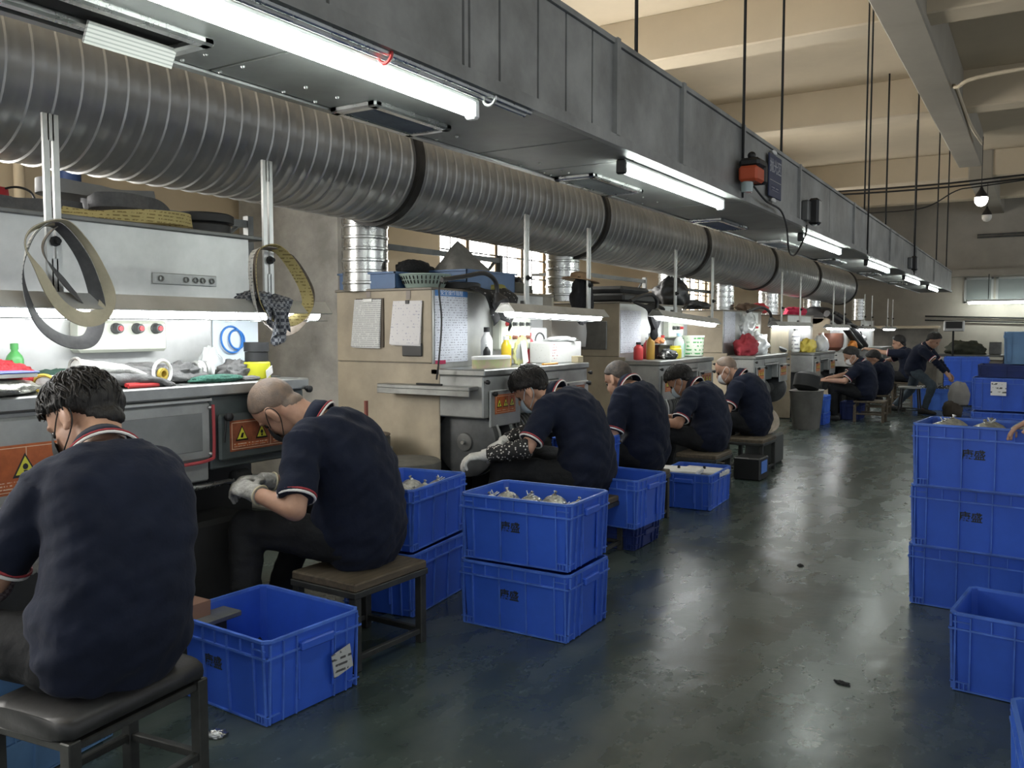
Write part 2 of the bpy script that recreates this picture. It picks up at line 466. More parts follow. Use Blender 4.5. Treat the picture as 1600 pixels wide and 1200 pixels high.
for a, b in zip(bs, bs[1:]):
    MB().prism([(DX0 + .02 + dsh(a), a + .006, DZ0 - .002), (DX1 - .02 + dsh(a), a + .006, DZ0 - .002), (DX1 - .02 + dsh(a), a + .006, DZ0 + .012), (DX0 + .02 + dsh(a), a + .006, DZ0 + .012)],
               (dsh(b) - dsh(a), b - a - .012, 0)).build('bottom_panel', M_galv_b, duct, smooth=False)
for xx, zz, w, h in ((DX1 + .004, DZ0 + .012, .028, .04), (DX0 - .004, DZ0 + .012, .028, .04), (DX1, DZ1, .02, .02)):
    fl = MB()
    for a, b in ((DY0, 4.0), (4.0, DY1)):
        fl.prism([(xx - w / 2 + dsh(a), a, zz - h / 2), (xx + w / 2 + dsh(a), a, zz - h / 2), (xx + w / 2 + dsh(a), a, zz + h / 2), (xx - w / 2 + dsh(a), a, zz + h / 2)], (dsh(b) - dsh(a), b - a, 0))
    fl.build('edge_flange', M_steel if xx < -1.9 else M_galv, duct, smooth=False)
for y in (3.04, 3.74, 4.66, 5.97, 8.0, 10.2, 12.6, 15.0):
    MB().bb((DX1 + dsh(y) - .004, y - .016, DZ0 + .03), (DX1 + dsh(y) + .018, y + .016, DZ1 + .012)).build('joint_flange', M_galv, duct, smooth=False)
# vents in the duct underside
def vent(y0, y1, x0, x1, flap=False):
    z = DZ0 - .004
    f = MB()
    t = .035
    for lo, hi in (((x0, y0), (x1, y0 + t)), ((x0, y1 - t), (x1, y1)), ((x0, y0), (x0 + t, y1)), ((x1 - t, y0), (x1, y1))):
        f.bev((lo[0], lo[1], z - .018), (hi[0], hi[1], z + .004), .006)
    f = f.build('vent_frame', M_zinc, duct, smooth=False)
    MB().bb((x0 + .02, y0 + .02, z - .001), (x1 - .02, y1 - .02, z + .003)).build('vent_opening', M_dark, f, smooth=False)
    if flap:
        R = Matrix.Rotation(math.radians(28), 3, 'Y')
        MB().box(((x0 + x1) / 2 - .04, y1 - .14, z - .03), (.008, .23, .05), R).build('vent_flap', pattern_mat('ribbed_flap', 'rows', (.42, .42, .40), (.25, .26, .25), 120, .5, .2), f, smooth=False)
    else:
        n = 7
        for i in range(n):
            x = x0 + .05 + (x1 - x0 - .1) * i / (n - 1)
            MB().box((x, (y0 + y1) / 2, z - .008), (.004, y1 - y0 - .07, .02), Matrix.Rotation(.6, 3, 'Y')).build('vent_slat', M_steel, f, smooth=False)
vent(.98, 1.44, -1.90, -1.73, True)
vent(2.06, 2.46, -1.95, -1.76)
vent(3.52, 4.08, -1.95, -1.74)
vent(5.35, 5.95, -1.97, -1.76); vent(6.9, 7.5, -1.98, -1.78); vent(9.0, 9.6, -2.0, -1.8); vent(11.4, 12.0, -2.02, -1.82); vent(14, 14.6, -2.04, -1.84)
rv = MB()
random.seed(3)
for y in [1.5, 1.62, 1.85, 1.98, 2.6, 3.2, 3.4, 3.46, 4.3, 4.5]:
    for x in (-1.93, -1.84): rv.sph((x, y, DZ0 - .004), .006, 8, 4)
rv.build('rivets', M_zinc, duct)['kind'] = 'stuff'
# hanger rods: down from the ceiling to the duct edge
for i, (x, y, zt) in enumerate(((DX1 - .01, 3.26, 4.7), (DX1 + .02, 4.62, 4.7), (DX1 - .03, 5.62, 4.7), (DX1 + .02, 8.66, 4.7), (DX1 - .03, 8.75, 4.7), (DX1 + .02, 12.3, 4.7), (DX1 - .35, 12.4, 4.7), (DX1 - .3, 15.1, 4.7), (DX1 - .02, 15.6, 4.7), (DX1, 17.2, 4.7))):
    zb = DZ0 if i in (1, 3, 5) else DZ1
    MB().cyl((x + dsh(y), y, zb), (x + dsh(y), y, zt), .008 if y < 10 else .011, n=8).build('hanger_rod', M_dark, duct)
# ================================================================ fluorescent tubes under the duct
def tube_light(y0, y1, label, x=-1.51, double=False):
    sx = dsh((y0 + y1) / 2)
    x += sx
    t = thing('tube_light', label, 'light', (x, (y0 + y1) / 2, DZ0 - .06), 0, 'fluorescent tubes under the air duct')
    MB().bev((x - .022, y0 - .02, DZ0 - .022), (x + .022, y1 + .02, DZ0 - .003), .006).build('housing', M_white, t)
    MB().cyl((x, y0, DZ0 - .042), (x, y1, DZ0 - .042), .017, n=12).build('tube', M_tube, t)
    for y in (y0, y1):
        e = -1 if y == y0 else 1
        MB().bev((x - .02, min(y, y + .03 * e), DZ0 - .064), (x + .02, max(y, y + .03 * e), DZ0 - .004), .006).build('end_cap', M_black if e < 0 else M_white, t)
TUBES = [(.92, 2.2), (3.32, 4.56), (6.5, 7.85), (9.35, 10.75), (12.3, 13.8), (15.2, 16.6)]
LB = ['nearest fluorescent tube glaring under the duct at top left', 'second fluorescent tube under the duct, beside the red alarm box',
      'third fluorescent tube under the duct, past the black box', 'fourth fluorescent tube along the duct underside',
      'fifth fluorescent tube along the duct underside', 'farthest fluorescent tube under the end of the duct']
for (a, b), l in zip(TUBES, LB): tube_light(a, b, l)
c = MB()
for dx, dz in ((0, 0), (.022, .004)): c.cyl((DX1 - .028 + dx, .2, DZ0 - .014 + dz), (DX1 - .028 + dx, 2.42, DZ0 - .014 + dz), .009, n=8)
t = thing('conduit', 'pair of thin steel conduits along the near duct edge', 'pipe', (DX1, 1.5, DZ0))
c.build('conduit_pipe', M_zinc, t)
MB().ring((DX1 - .017, 1.72, DZ0 - .012), (0, 1, 0), .022, .005, 14, 6).build('clip', M_red, t)
MB().ring((DX1 - .017, 2.2, DZ0 - .012), (0, 1, 0), .022, .005, 14, 6).build('clip', M_zinc, t)
# far tube lamp on the far wall
p = (-1.55, YF - .5, 1.98)
t = thing('wall_tube_lamp', 'bright horizontal tube lamp in front of the far wall', 'light', p)
MB().bev((-1.65, YF - .54, 2.0), (.3, YF - .46, 2.05), .01).build('housing', M_white, t)
MB().cyl((-1.62, YF - .5, 1.975), (.27, YF - .5, 1.975), .03, n=10).build('tube', M_tube, t)
MB().cyl((-1.2, YF - .5, 2.05), (-1.2, YF - .5, 2.65), .01, n=6).build('hanger_rod', M_dark, t)
# ================================================================ big spiral duct over the machines
PR, PX = .345, -3.64
def pz(y): return 2.385 - .0115 * max(0, y - 3)
pipe = thing('spiral_duct', 'huge dark grey spiral ribbed round duct above the machines', 'duct', (PX, 1, 2.05))
rings = [-.6, 4.26, 6.92, 9.6, 12.5, 15.3, 18.6]
for a, b in zip(rings, rings[1:]):
    secs = []; y = a
    st = .1 if a < 9 else .14
    while y < b - .01:
        for dy, dr in ((0, 0), (.34, .0), (.42, .002), (.5, 0), (.86, 0), (.91, .008), (.97, .008)):
            yy = y + dy * st
            if yy < b: secs.append((yy, PR + dr))
        y += st
    secs.append((b, PR))
    m = MB().loft([((PX, yy, pz(yy)), (rr, 0, 0), (0, 0, rr)) for yy, rr in secs], 56)
    m.build('duct_section', M_spiral, pipe, smooth=40)
for y in rings[1:]:
    MB().lathe([(PR + .002, -.03), (PR + .026, -.03), (PR + .026, .03), (PR + .002, .03)], (PX, y, pz(y)), (0, 1, 0), 56).build('joint_collar', mat('rusty_dark_band', (.06, .058, .055), .6, .4, .4, 8), pipe, smooth=40)
def branch(y, x, z0, r, label):
    z1 = pz(y) - .2; prof = [(r, z0)]; z = z0
    while z < z1:
        for dz, dr in ((.0, 0), (.045, 0), (.052, .007), (.064, .007), (.07, 0)):
            prof.append((r + dr, z + dz))
        z += .075
    o = MB().lathe([(a, b - z0) for a, b in prof], (x, y, z0), (0, 0, 1), 28).build('branch_duct', M_zinc, loc=(x, y, z0))
    tag(o, label, 'duct', 'short bright branch ducts')
# ================================================================ odds and ends hung on the duct
t = thing('alarm_box', 'orange and black alarm box hanging on the duct side', 'alarm', (-1.36, 4.60, 2.1))
MB().bev((-1.40, 4.52, 2.12), (-1.30, 4.66, 2.20), .012).build('body', mat('orange_plastic', (.55, .09, .03), .45), t)
MB().bev((-1.405, 4.54, 2.195), (-1.295, 4.70, 2.245), .015).build('top_cover', M_black, t)
MB().bev((-1.40, 4.655, 2.12), (-1.295, 4.71, 2.23), .012).build('end_cover', M_black, t)
MB().lathe([(.03, 0), (.032, .05), (.026, .055)], (-1.36, 4.55, 2.065), n=16).build('lens', mat('clear_lens', (.6, .75, .75), .15, trans=.5), t)
MB().sph((-1.35, 4.59, 2.26), .022).build('knob', M_black, t)
pts = catmull([(-1.36, 4.64, 2.12), (-1.37, 4.95, 2.07), (-1.38, 5.3, 2.06), (-1.38, 5.45, 1.97), (-1.4, 5.6, 1.84), (-1.42, 5.85, 1.84), (-1.42, 6.1, 1.98), (-1.42, 6.14, 2.06)], 6)
tag(MB().tube(pts, .006, 6).build('drooping_cable', M_black, loc=(-1.38, 5.3, 1.84)), 'thin black cable drooping from the alarm box along the duct', 'cable')
t = thing('area_sign', 'dark blue sign with white characters on the duct side', 'sign', (DX1 + .012, 5.27, 2.14))
R_sign = (math.radians(90), 0, math.radians(90))
MB().bev((DX1 + .004, 5.14, 2.13), (DX1 + .014, 5.41, 2.38), .003).build('plate', mat('navy_sign_plate', (.035, .045, .10), .5), t)
MB().bb((DX1 + .0135, 5.155, 2.225), (DX1 + .0150, 5.395, 2.228)).build('divider_line', M_steel_l, t, smooth=False)
o = link('lettering', text_mesh('抛光区', .085, mat('faded_white_print', (.42, .43, .46), .7), bold=.001), t, (.0035, 0, .165), R_sign)
MB().bb((DX1 + .0135, 5.19, 2.17), (DX1 + .0148, 5.36, 2.2)).build('small_print', pattern_mat('faded_small_print', 'rows', (.035, .045, .10), (.3, .3, .34), 60, .6, .45), t, smooth=False)
for z in (2.395, 2.115):
    MB().ell((DX1 + .012, 5.25, z), ((.008, 0, 0), (0, .05, 0), (0, 0, .014))).build('tape_patch', M_paper, t)
for nm, y, z, lb in (('speaker_box', 6.16, 2.1, 'small black box fixed on the duct side, nearest of two'), ('speaker_box', 11.9, 2.12, 'small black box on the duct side, farther of two')):
    t = thing(nm, lb, 'box', (-1.38 + dsh(y), y, z))
    x = DX1 + dsh(y)
    MB().bev((x, y - .1, z - .02), (x + .05, y - .02, z + .12), .008).build('bracket', M_steel_d, t)
    MB().bev((x + .03, y - .03, z - .04), (x + .1, y + .07, z + .14), .015).build('body', M_black, t)
    MB().bb((x + .1, y - .015, z - .02), (x + .102, y + .055, z + .12)).build('face_plate', M_steel_l, t, smooth=False)
# pendant bulbs on a sagging wire along the second row
pb = [(-.87, 14.4, 3.2), (-1.03, 18.75, 3.44)]
for i, (x, y, z) in enumerate(pb):
    t = thing('pendant_bulb', ['lit white pendant bulb under the ceiling girder at right', 'unlit pendant bulb beside the second girder'][i], 'light', (x, y, z))
    MB().lathe([(.012, .22), (.02, .2), (.03, .17), (.075, .1), (.088, .06)], (x, y, z), n=20).build('socket', M_black, t)
    MB().lathe([(.01, -.07), (.05, -.055), (.078, -.02), (.088, .02), (.086, .058)], (x, y, z), n=20).build('bulb', mat('lit_bulb', (1, .97, .88), .4, emit=12, ecol=(1, .95, .84)) if i == 0 else mat('unlit_bulb', (.7, .68, .62), .3), t)
    MB().cyl((x, y, z + .2), (x, y, 4.13), .006, n=6).build('cord', M_black, t)
pts = catmull([(-2.9, 14.6, 3.2), (-2.2, 14.5, 3.15), (-1.6, 14.45, 3.18), (-1.2, 14.4, 3.38), (-.87, 14.4, 3.42), (.5, 14.3, 3.5), (3, 14.2, 3.6)], 6)
tag(MB().tube(pts, .01, 6).build('sagging_wire', M_black, loc=(-1, 14.4, 3.3)), 'sagging black wire that carries the lit pendant bulb', 'cable')
c = MB()
for dz, dy in ((0, 0), (.05, .1)): c.tube(catmull([(-4.5, 17.9 + dy, 4.05 - dz), (-2, 17.8 + dy, 4.0 - dz), (0, 17.7 + dy, 4.05 - dz), (4, 17.6 + dy, 4.15 - dz)], 5), .018, 6)
tag(c.build('overhead_cables', M_black, loc=(-1, 17.8, 4.0)), 'two black overhead cables crossing below the ceiling', 'cable')
c = catmull([(9, 10.6, 4.12), (1, 10.9, 4.14), (-.6, 11.0, 4.14), (-.95, 11.2, 4.1), (-1.0, 11.7, 4.2), (-.98, 13.6, 4.15), (-.9, 14.8, 4.1)], 5)
tag(MB().tube(c, .022, 8).build('ceiling_conduit', M_cream, loc=(-.6, 11, 4.1)), 'cream conduit bending along the ceiling girder', 'pipe')
# ================================================================ grinding stations along the wall
M_orange = mat('orange_warning_film', (.52, .13, .035), .55, 0, .25, 30)
M_orange_d = mat('worn_orange_film', (.36, .11, .05), .6, 0, .4, 30)
M_yel = mat('warning_yellow', (.75, .72, .07), .5)
M_creamline = mat('cream_print', (.75, .55, .38), .6)
M_hood = mat('grey_hood_sheet', (.40, .41, .40), .45, .35, .35, 4, rvar=.12)
M_hood_d = mat('dark_green_grey_door', (.13, .155, .155), .5, .3, .35, 5, rvar=.1)
M_wheel = mat('abrasive_wheel_face', (.095, .10, .103), .55, .2, .4, 9)
M_ctrl = mat('pale_control_box', (.55, .58, .50), .45, 0, .1, 6)
M_print_w = pattern_mat('sticker_small_print', 'rows', (.50, .13, .04), (.78, .6, .45), 90, .6, .47)
def sticker(parent, y0, y1, z0, z1, x, n=2, m=None, split=None):
    """orange warning plate with n yellow triangles, facing +X"""
    st = MB().bb((x, y0, z0), (x + .003, y1, z1)).build('warning_sticker', m or M_orange, parent, smooth=False)
    b = MB(); t = .0025; g = .008
    for lo, hi in (((y0 + g, z0 + g), (y1 - g, z0 + g + t)), ((y0 + g, z1 - g - t), (y1 - g, z1 - g)), ((y0 + g, z0 + g), (y0 + g + t, z1 - g)), ((y1 - g - t, z0 + g), (y1 - g, z1 - g))):
        b.bb((x + .003, lo[0], lo[1]), (x + .0038, hi[0], hi[1]))
    sp = split if split is not None else (y0 + y1) / 2
    b.bb((x + .003, sp - t / 2, z0 + g), (x + .0038, sp + t / 2, z1 - g))
    b.build('border_line', M_creamline, st, smooth=False)
    w = (y1 - y0 - 2 * g) / n; h = z1 - z0
    s = min(w * .40, h * .26)
    for i in range(n):
        cy = y0 + g + w * (i + .5); cz = z0 + h * .55
        tri = lambda k, xx: [(xx, cy - s * k, cz - s * k * .85), (xx, cy + s * k, cz - s * k * .85), (xx, cy, cz + s * k * 1.05)]
        MB().prism(tri(1.0, x + .003), (.0010, 0, 0)).build('triangle_edge', M_black, st, smooth=False)
        MB().prism(tri(.76, x + .004), (.0008, 0, 0)).build('triangle', M_yel, st, smooth=False)
        pg = MB()
        if i % 2 == 0: pg.prism([(x + .0048, cy - s * .3, cz - s * .45), (x + .0048, cy + s * .1, cz - s * .5), (x + .0048, cy + s * .28, cz + s * .15), (x + .0048, cy - s * .05, cz + s * .1)], (.0005, 0, 0))
        else:
            pg.prism([(x + .0048, cy + .22 * s * math.cos(a), cz - .02 * s + .25 * s * math.sin(a)) for a in [j * math.pi / 4 for j in range(8)]], (.0005, 0, 0))
            pg.prism([(x + .0048, cy - .12 * s, cz - .55 * s), (x + .0048, cy + .12 * s, cz - .55 * s), (x + .0048, cy + .15 * s, cz - .3 * s), (x + .0048, cy - .15 * s, cz - .3 * s)], (.0005, 0, 0))
        pg.build('pictogram', M_black, st, smooth=False)
    for a, c in ((y0 + .02, sp - .015), (sp + .015, y1 - .02)):
        if c - a > .03: MB().bb((x + .003, a, z0 + .018), (x + .0036, c, z0 + h * .26)).build('small_print', M_print_w, st, smooth=False)
def knob(parent, p, r=.016):
    MB().lathe([(r * .5, 0), (r * .5, .012), (r, .014), (r, .03), (r * .6, .034)], p, (1, 0, 0), 12).build('knob', M_black, parent)
def wheel(parent, x, y, z, r, w=.07):
    k = MB().lathe([(r - .012, -w / 2), (r, -w / 2 + .008), (r, w / 2 - .008), (r - .012, w / 2)], (x, y, z), (0, 1, 0), 40).build('grinding_wheel', [M_wheel], parent)
    MB().lathe([(.06, 0), (.055, .012), (.02, .016)], (x, y - w / 2, z), (0, -1, 0), 20).build('flange', M_steel_d, k)
    MB().lathe([(.014, 0), (.012, .022)], (x, y - w / 2 - .014, z), (0, -1, 0), 10).build('hub_nut', M_zinc, k)
    MB().lathe([(r + .002, -.5 * w - .012), (r + .004, -.5 * w + .0), (r + .004, -.5 * w + .012)], (x, y + w - .004, z), (0, 1, 0), 40, cap=False).build('rim_band', M_steel_l, k)
def station(i, y0, L, zb, label, XF=-2.9, XB=-3.3, XR=-4.1, zc=1.6, side=True, full=True, clip=0.0):
    t = thing('grinding_machine', label, 'machine', ((XR + XF) / 2, y0 + L / 2, 0), 0, 'grinding machines along the wall')
    ye = y0 + L
    MB().bev((XR, y0 + .012, 0), (XB - .012, ye + .15, zc - .01), .012).build('cabinet', M_tan_d, t, smooth=False)
    if side:
        MB().bev((XR, y0, zb + .035), (XB, y0 + .012, zc), .004).build('side_panel', M_tan, t, smooth=False)
        MB().bev((XR, y0, .01), (XB + .06, y0 + .012, zb + .029), .004).build('side_panel', M_tan, t, smooth=False)
    MB().bev((XR - .01, y0 - .01, zc - .004), (XB + .01, ye + .16, zc + .012), .004).build('cabinet_top', M_tan_d, t, smooth=False)
    MB().bev((XB - .012, y0 + .012, zb), (XB, ye, zc), .003).build('backboard', M_steel_l, t, smooth=False)
    MB().bev((XB - .012, ye, .02), (XB, ye + .14, zc), .003).build('front_panel', M_tan_d, t, smooth=False)
    MB().bev((XB - .01, y0, zb - .04), (XF, ye, zb), .006).build('bench_top', M_steel, t, smooth=False)
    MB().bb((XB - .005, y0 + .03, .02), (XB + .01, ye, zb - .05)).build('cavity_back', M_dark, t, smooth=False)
    # hoods over both wheels and the fascia between them
    hw = .44
    for a, b in ((y0 + .005, y0 + hw), (ye - hw, ye - .005)):
        MB().bev((XB + .02, a, zb - .30), (XF - .015, b, zb - .042), .008).build('wheel_hood', M_hood, t, smooth=False)
    MB().bev((XF - .05, y0 + hw, zb - .10), (XF - .012, ye - hw, zb - .042), .006).build('fascia', M_hood, t, smooth=False)
    MB().bev((XF - .04, y0 + hw + .01, zb - .125), (XF - .004, ye - hw - .01, zb - .105), .004).build('fascia_strip', M_steel_l, t, smooth=False)
    MB().bev((XF - .13, y0 + hw, zb - .32), (XF - .09, ye - hw, zb - .13), .006).build('splash_panel', M_hood_d, t, smooth=False)
    # motor and wheels
    zw = zb - .45; xm = XF - .19
    mo = MB().lathe([(.07, 0), (.13, .03), (.135, .08), (.135, .5), (.12, .54), (.06, .56)], (xm, y0 + .38, zw), (0, 1, 0), 24).build('motor', M_steel_d, t)
    for j in range(9):
        MB().lathe([(.136, 0), (.15, .004), (.15, .012), (.136, .016)], (xm, y0 + .46 + j * .045, zw), (0, 1, 0), 24, cap=False).build('cooling_fin', M_steel_d, mo)
    MB().cyl((xm, y0 + .09, zw), (xm, ye - .06, zw), .016, n=12).build('shaft', M_zinc, t)
    MB().bev((XB + .05, y0 + .35, 0), (XF - .12, ye - .35, zw - .08), .02).build('pedestal', mat('grimy_pedestal', (.035, .035, .034), .7, .2, .3, 6), t)
    if full:
        wheel(t, XF - .19, y0 + .10, zw - .01, .222); wheel(t, XF - .19, ye - .12, zw, .2)
        # hinged flap doors with stickers
        for a, b, m in ((y0 + .06, y0 + .42, M_hood), (ye - .42, ye - .02, M_steel_l if i == 1 else M_hood)):
            d = MB().bev((XF - .012, a, zb - .36), (XF + .004, b, zb - .13), .006).build('flap_door', m, t, smooth=False)
            sticker(d, a + .05, b - .07, zb - .28, zb - .16, XF + .004, 3, M_orange if a < y0 + .2 else M_orange_d, split=a + .05 + (b - a - .12) * .66)
            knob(d, (XF + .004, a + .025, zb - .15)); knob(d, (XF + .004, b - .03, zb - .15))
        for a in (y0 + .0, ye - .02):
            knob(t, (XF - .01, a + .02, zb - .075), .014)
    return t
def task_lamp(y0, y1, z, x, bars, label, ztop=2.08, tilt=0.0):
    t = thing('task_lamp', label, 'lamp', (x, (y0 + y1) / 2, z), 0, 'tube lamps over the benches')
    zz = lambda y: z - tilt * (y - y0)
    prof = [(-.075, -.01), (-.03, .045), (.03, .045), (.075, -.01), (.07, -.014), (.026, .038), (-.026, .038), (-.07, -.014)]
    d = Vector((0, y1 - y0, zz(y1) - zz(y0)))
    MB().prism([(x + a, y0, zz(y0) + b) for a, b in prof], d).build('reflector', M_steel_l, t, smooth=False)
    for y in (y0, y1 - .012):
        MB().prism([(x + a, y, zz(y) + b) for a, b in ((-.07, -.012), (.07, -.012), (.028, .042), (-.028, .042))], (0, .012, 0)).build('end_plate', M_steel, t, smooth=False)
    MB().cyl((x, y0 + .03, zz(y0) - .016), (x, y1 - .03, zz(y1) - .016), .026, n=12).build('tube', M_task, t)
    g = MB().tube([(x + .062, y0 + .02, zz(y0) - .045), (x + .062, y1 - .02, zz(y1) - .045)], .0022, 6).build('guard_wire', M_steel, t)
    n = int((y1 - y0) / .14)
    for j in range(n):
        y = y0 + .06 + j * .14
        MB().tube([(x + .066, y, zz(y) - .012), (x + .062, y, zz(y) - .045), (x + .03, y + .01, zz(y) - .05), (x - .03, y + .01, zz(y) - .05)], .0018, 5).build('guard_hook', M_steel, t)
    for y in bars:
        w = .055 if y < 4 else .05
        zb = zz(y) + .04
        b = MB()
        for s in (-1, 1): b.bb((x - .006, y + s * w * .5 - s * w * .39, zb), (x + .006, y + s * w * .5, ztop))
        b.bb((x - .006, y - w * .2, ztop - .09), (x + .006, y + w * .2, ztop)); b.bb((x - .006, y - w * .2, zb), (x + .006, y + w * .2, zb + .12))
        b = b.build('slotted_bar', M_steel_l, t, smooth=False)
        MB().lathe([(.018, 0), (.018, .012), (.009, .012), (.009, .03)], (x + .006, y, zb + .18), (1, 0, 0), 8).build('bolt', M_dark, b)
        MB().bb((x - .04, y - .015, zb - .02), (x - .006, y + .015, zb + .03)).build('bracket', M_steel_d, b, smooth=False)
def control_box(y0, y1, z0, z1, x, buttons, label, depth=.07):
    t = thing('control_box', label, 'control box', (x, (y0 + y1) / 2, z0), 0, 'control boxes on the backboards')
    MB().bev((x - .006, y0, z0), (x + depth, y1, z1), .012).build('case', M_ctrl, t)
    for (y, z, c, r) in buttons:
        m = mat('button_' + c, dict(red=(.6, .05, .06), grey=(.07, .075, .075), pink=(.45, .13, .16), brown=(.3, .12, .08), yellow=(.6, .55, .06))[c], .4)
        b = MB().lathe([(r * 1.15, 0), (r * 1.15, .006), (r, .008), (r * .95, .03), (r * .8, .034)], (x + depth, y, z), (1, 0, 0), 18).build('button', mat('button_grey', (.07, .075, .075), .4) if c == 'red' and r > .015 else m, t)
        if c == 'red' and r > .015: MB().lathe([(r * .55, 0), (r * .5, .006)], (x + depth + .033, y, z), (1, 0, 0), 14).build('button_cap', m, b)
# ---- station 1, partly out of frame at left
ZB1 = 1.125
t1 = thing('grinding_machine', 'nearest steel grinding machine with a wide grey door, at far left', 'machine', (-3.4, 2.1, 0), 0, 'grinding machines along the wall')
A, B = 1.1, 2.9
MB().bev((-4.0, A, 0), (-3.32, B - .02, 1.62), .01).build('cabinet', M_tan_d, t1, smooth=False)
MB().bev((-3.32, A, ZB1), (-3.3, B + .02, 1.80), .004).build('backboard', M_steel_l, t1, smooth=False)
MB().bev((-3.8, A, 1.78), (-3.28, B + .1, 1.80), .004).build('rack_shelf', M_steel_d, t1, smooth=False)
MB().bev((-3.31, A, ZB1 - .05), (-2.89, B, ZB1), .006).build('bench_top', M_steel, t1, smooth=False)
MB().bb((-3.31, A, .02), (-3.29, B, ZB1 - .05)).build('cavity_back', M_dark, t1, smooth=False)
MB().bev((-3.28, A, ZB1 - .40), (-2.93, 2.36, ZB1 - .052), .006).build('hood', M_hood, t1, smooth=False)
MB().bev((-3.28, 2.37, ZB1 - .36), (-2.93, B, ZB1 - .052), .006).build('hood', M_hood_d, t1, smooth=False)
d = MB().bev((-2.93, 1.86, .815), (-2.905, 2.355, 1.055), .012).build('wide_door', M_hood, t1, smooth=False)
MB().bev((-2.906, 1.9, .855), (-2.902, 2.31, 1.01), .002).build('door_inset', mat('door_inset_sheet', (.27, .28, .28), .5, .4, .3, 3), d, smooth=False)
MB().tube(catmull([(-2.9, 2.362, 1.04), (-2.9, 2.362, .85), (-2.9, 2.34, .815), (-2.9, 2.2, .808), (-2.9, 1.86, .806)], 4), .007, 6).build('red_edging', mat('red_edging_rubber', (.42, .06, .07), .55), d)
MB().bev((-2.92, 1.86, 1.055), (-2.894, 2.355, 1.068), .003).build('door_ledge', M_steel_l, d, smooth=False)
for y, z in ((2.345, 1.03), (2.345, .84)): MB().sph((-2.9, y, z), .008, 8, 6).build('rivet', M_zinc, d)
MB().bev((-2.93, A, .72), (-2.905, 1.84, 1.055), .01).build('sticker_door', M_hood, t1, smooth=False)
sticker(t1, 1.36, 1.82, .80, .965, -2.905, 3, M_orange, split=1.595)
d = MB().bev((-2.915, 2.39, .80), (-2.895, 2.86, .995), .01).build('flap_door', M_hood_d, t1, smooth=False)
sticker(d, 2.44, 2.78, .835, .965, -2.895, 3, M_orange_d, split=2.66)
knob(d, (-2.895, 2.42, .985), .018); knob(t1, (-2.895, 2.88, 1.075), .016); knob(d, (-2.895, 2.82, .97), .014)
MB().tube([(-2.885, 2.415, .97), (-2.885, 2.405, .88)], .004, 6).build('tie_cord', M_black, d)
MB().cyl((-2.95, 1.95, .70), (-2.95, 2.62, .70), .012, n=12).build('shaft', M_zinc, t1)
MB().lathe([(.04, 0), (.085, .01), (.085, .12), (.04, .13)], (-2.95, 1.98, .70), (0, 1, 0), 24).build('contact_roller', M_rubber, t1)
MB().lathe([(.03, 0), (.045, .01), (.045, .07), (.02, .08)], (-2.95, 2.5, .70), (0, 1, 0), 20).build('contact_roller', M_rubber, t1)
MB().bev((-3.28, 1.3, 0), (-3.05, 2.7, .52), .02).build('pedestal', MATS['grimy_pedestal'] if 'grimy_pedestal' in MATS else mat('grimy_pedestal', (.035, .035, .034), .7, .2, .3, 6), t1)
MB().bev((-3.2, 1.2, .52), (-2.98, 1.75, .66), .03).build('motor', M_steel_d, t1)
# holder plate with bent hooks on backboard 1
h = MB().bev((-3.3, 2.38, 1.545), (-3.293, 2.72, 1.595), .003).build('hook_rail', M_steel, t1, smooth=False)
for y in (2.42, 2.55, 2.60, 2.64, 2.69): MB().ring((-3.288, y, 1.57), (1, 0, 0), .011, .003, 12, 6).build('hook', M_steel_d, h)
task_lamp(1.15, 3.02, 1.432, -2.93, (1.73, 2.70), 'nearest lit bench lamp behind the hanging abrasive belts', 2.085)
control_box(2.0, 2.40, 1.255, 1.385, -3.3, [(2.06, 1.35, 'pink', .022), (2.155, 1.352, 'red', .02), (2.25, 1.352, 'red', .02), (2.34, 1.352, 'red', .02)], 'pale control box with three red centred black buttons on backboard')
# ---- stations 2 ... 7
SL = ['tan sided grinding machine with two hung paper lists', 'grinding machine behind the row of three seated workers', 'grinding machine beside the worker with the shaved head',
      'grinding machine with tan front past the hanging red bag', 'grinding machine behind the worker looking at his hands', 'farthest grinding machine before the table']
SY = [(4.38, 1.42, 1.10), (7.2, 1.45, 1.065), (10.15, 1.5, 1.03), (13.2, 1.5, 1.0), (16.2, 1.5, .98), (19.2, 1.5, .97)]
for k, (y, L, z) in enumerate(SY): station(k + 1, y, L, z, SL[k], full=k < 4, zc=1.6 - .015 * k)
LL = ['lit bench lamp above the eight button control box', 'lit bench lamp over the bench crowded with bottles', 'lit bench lamp in front of the brown board', 'small lit bench lamp with the brown pot below', 'far lit bench lamp near the end of the row', 'farthest lit bench lamp']
task_lamp(4.66, 6.05, 1.47, -2.93, (4.93, 5.84), LL[0], 2.1, .012)
task_lamp(7.15, 8.75, 1.475, -2.93, (7.62, 8.66), LL[1], 2.08, .04)
task_lamp(11.0, 12.9, 1.40, -2.93, (11.4, 12.4), LL[2], 2.08)
task_lamp(14.2, 15.8, 1.38, -2.93, (14.6, 15.5), LL[3], 2.06)
task_lamp(17.0, 18.4, 1.36, -2.93, (17.4, 18.2), LL[4], 2.0)
task_lamp(19.8, 21.2, 1.36, -2.93, (20.2, 20.9), LL[5], 2.0)
btn = []
for r, z in ((0, 1.385), (1, 1.29)):
    for c in range(4):
        btn.append((5.16 + .092 * c, z, (['red', 'grey', 'grey', 'grey'], ['yellow', 'brown', 'brown', 'brown'])[r][c], .013 if (r, c) != (0, 0) else .0145))
control_box(5.08, 5.5, 1.2, 1.49, -3.3, btn, 'pale control box with two rows of four round buttons')
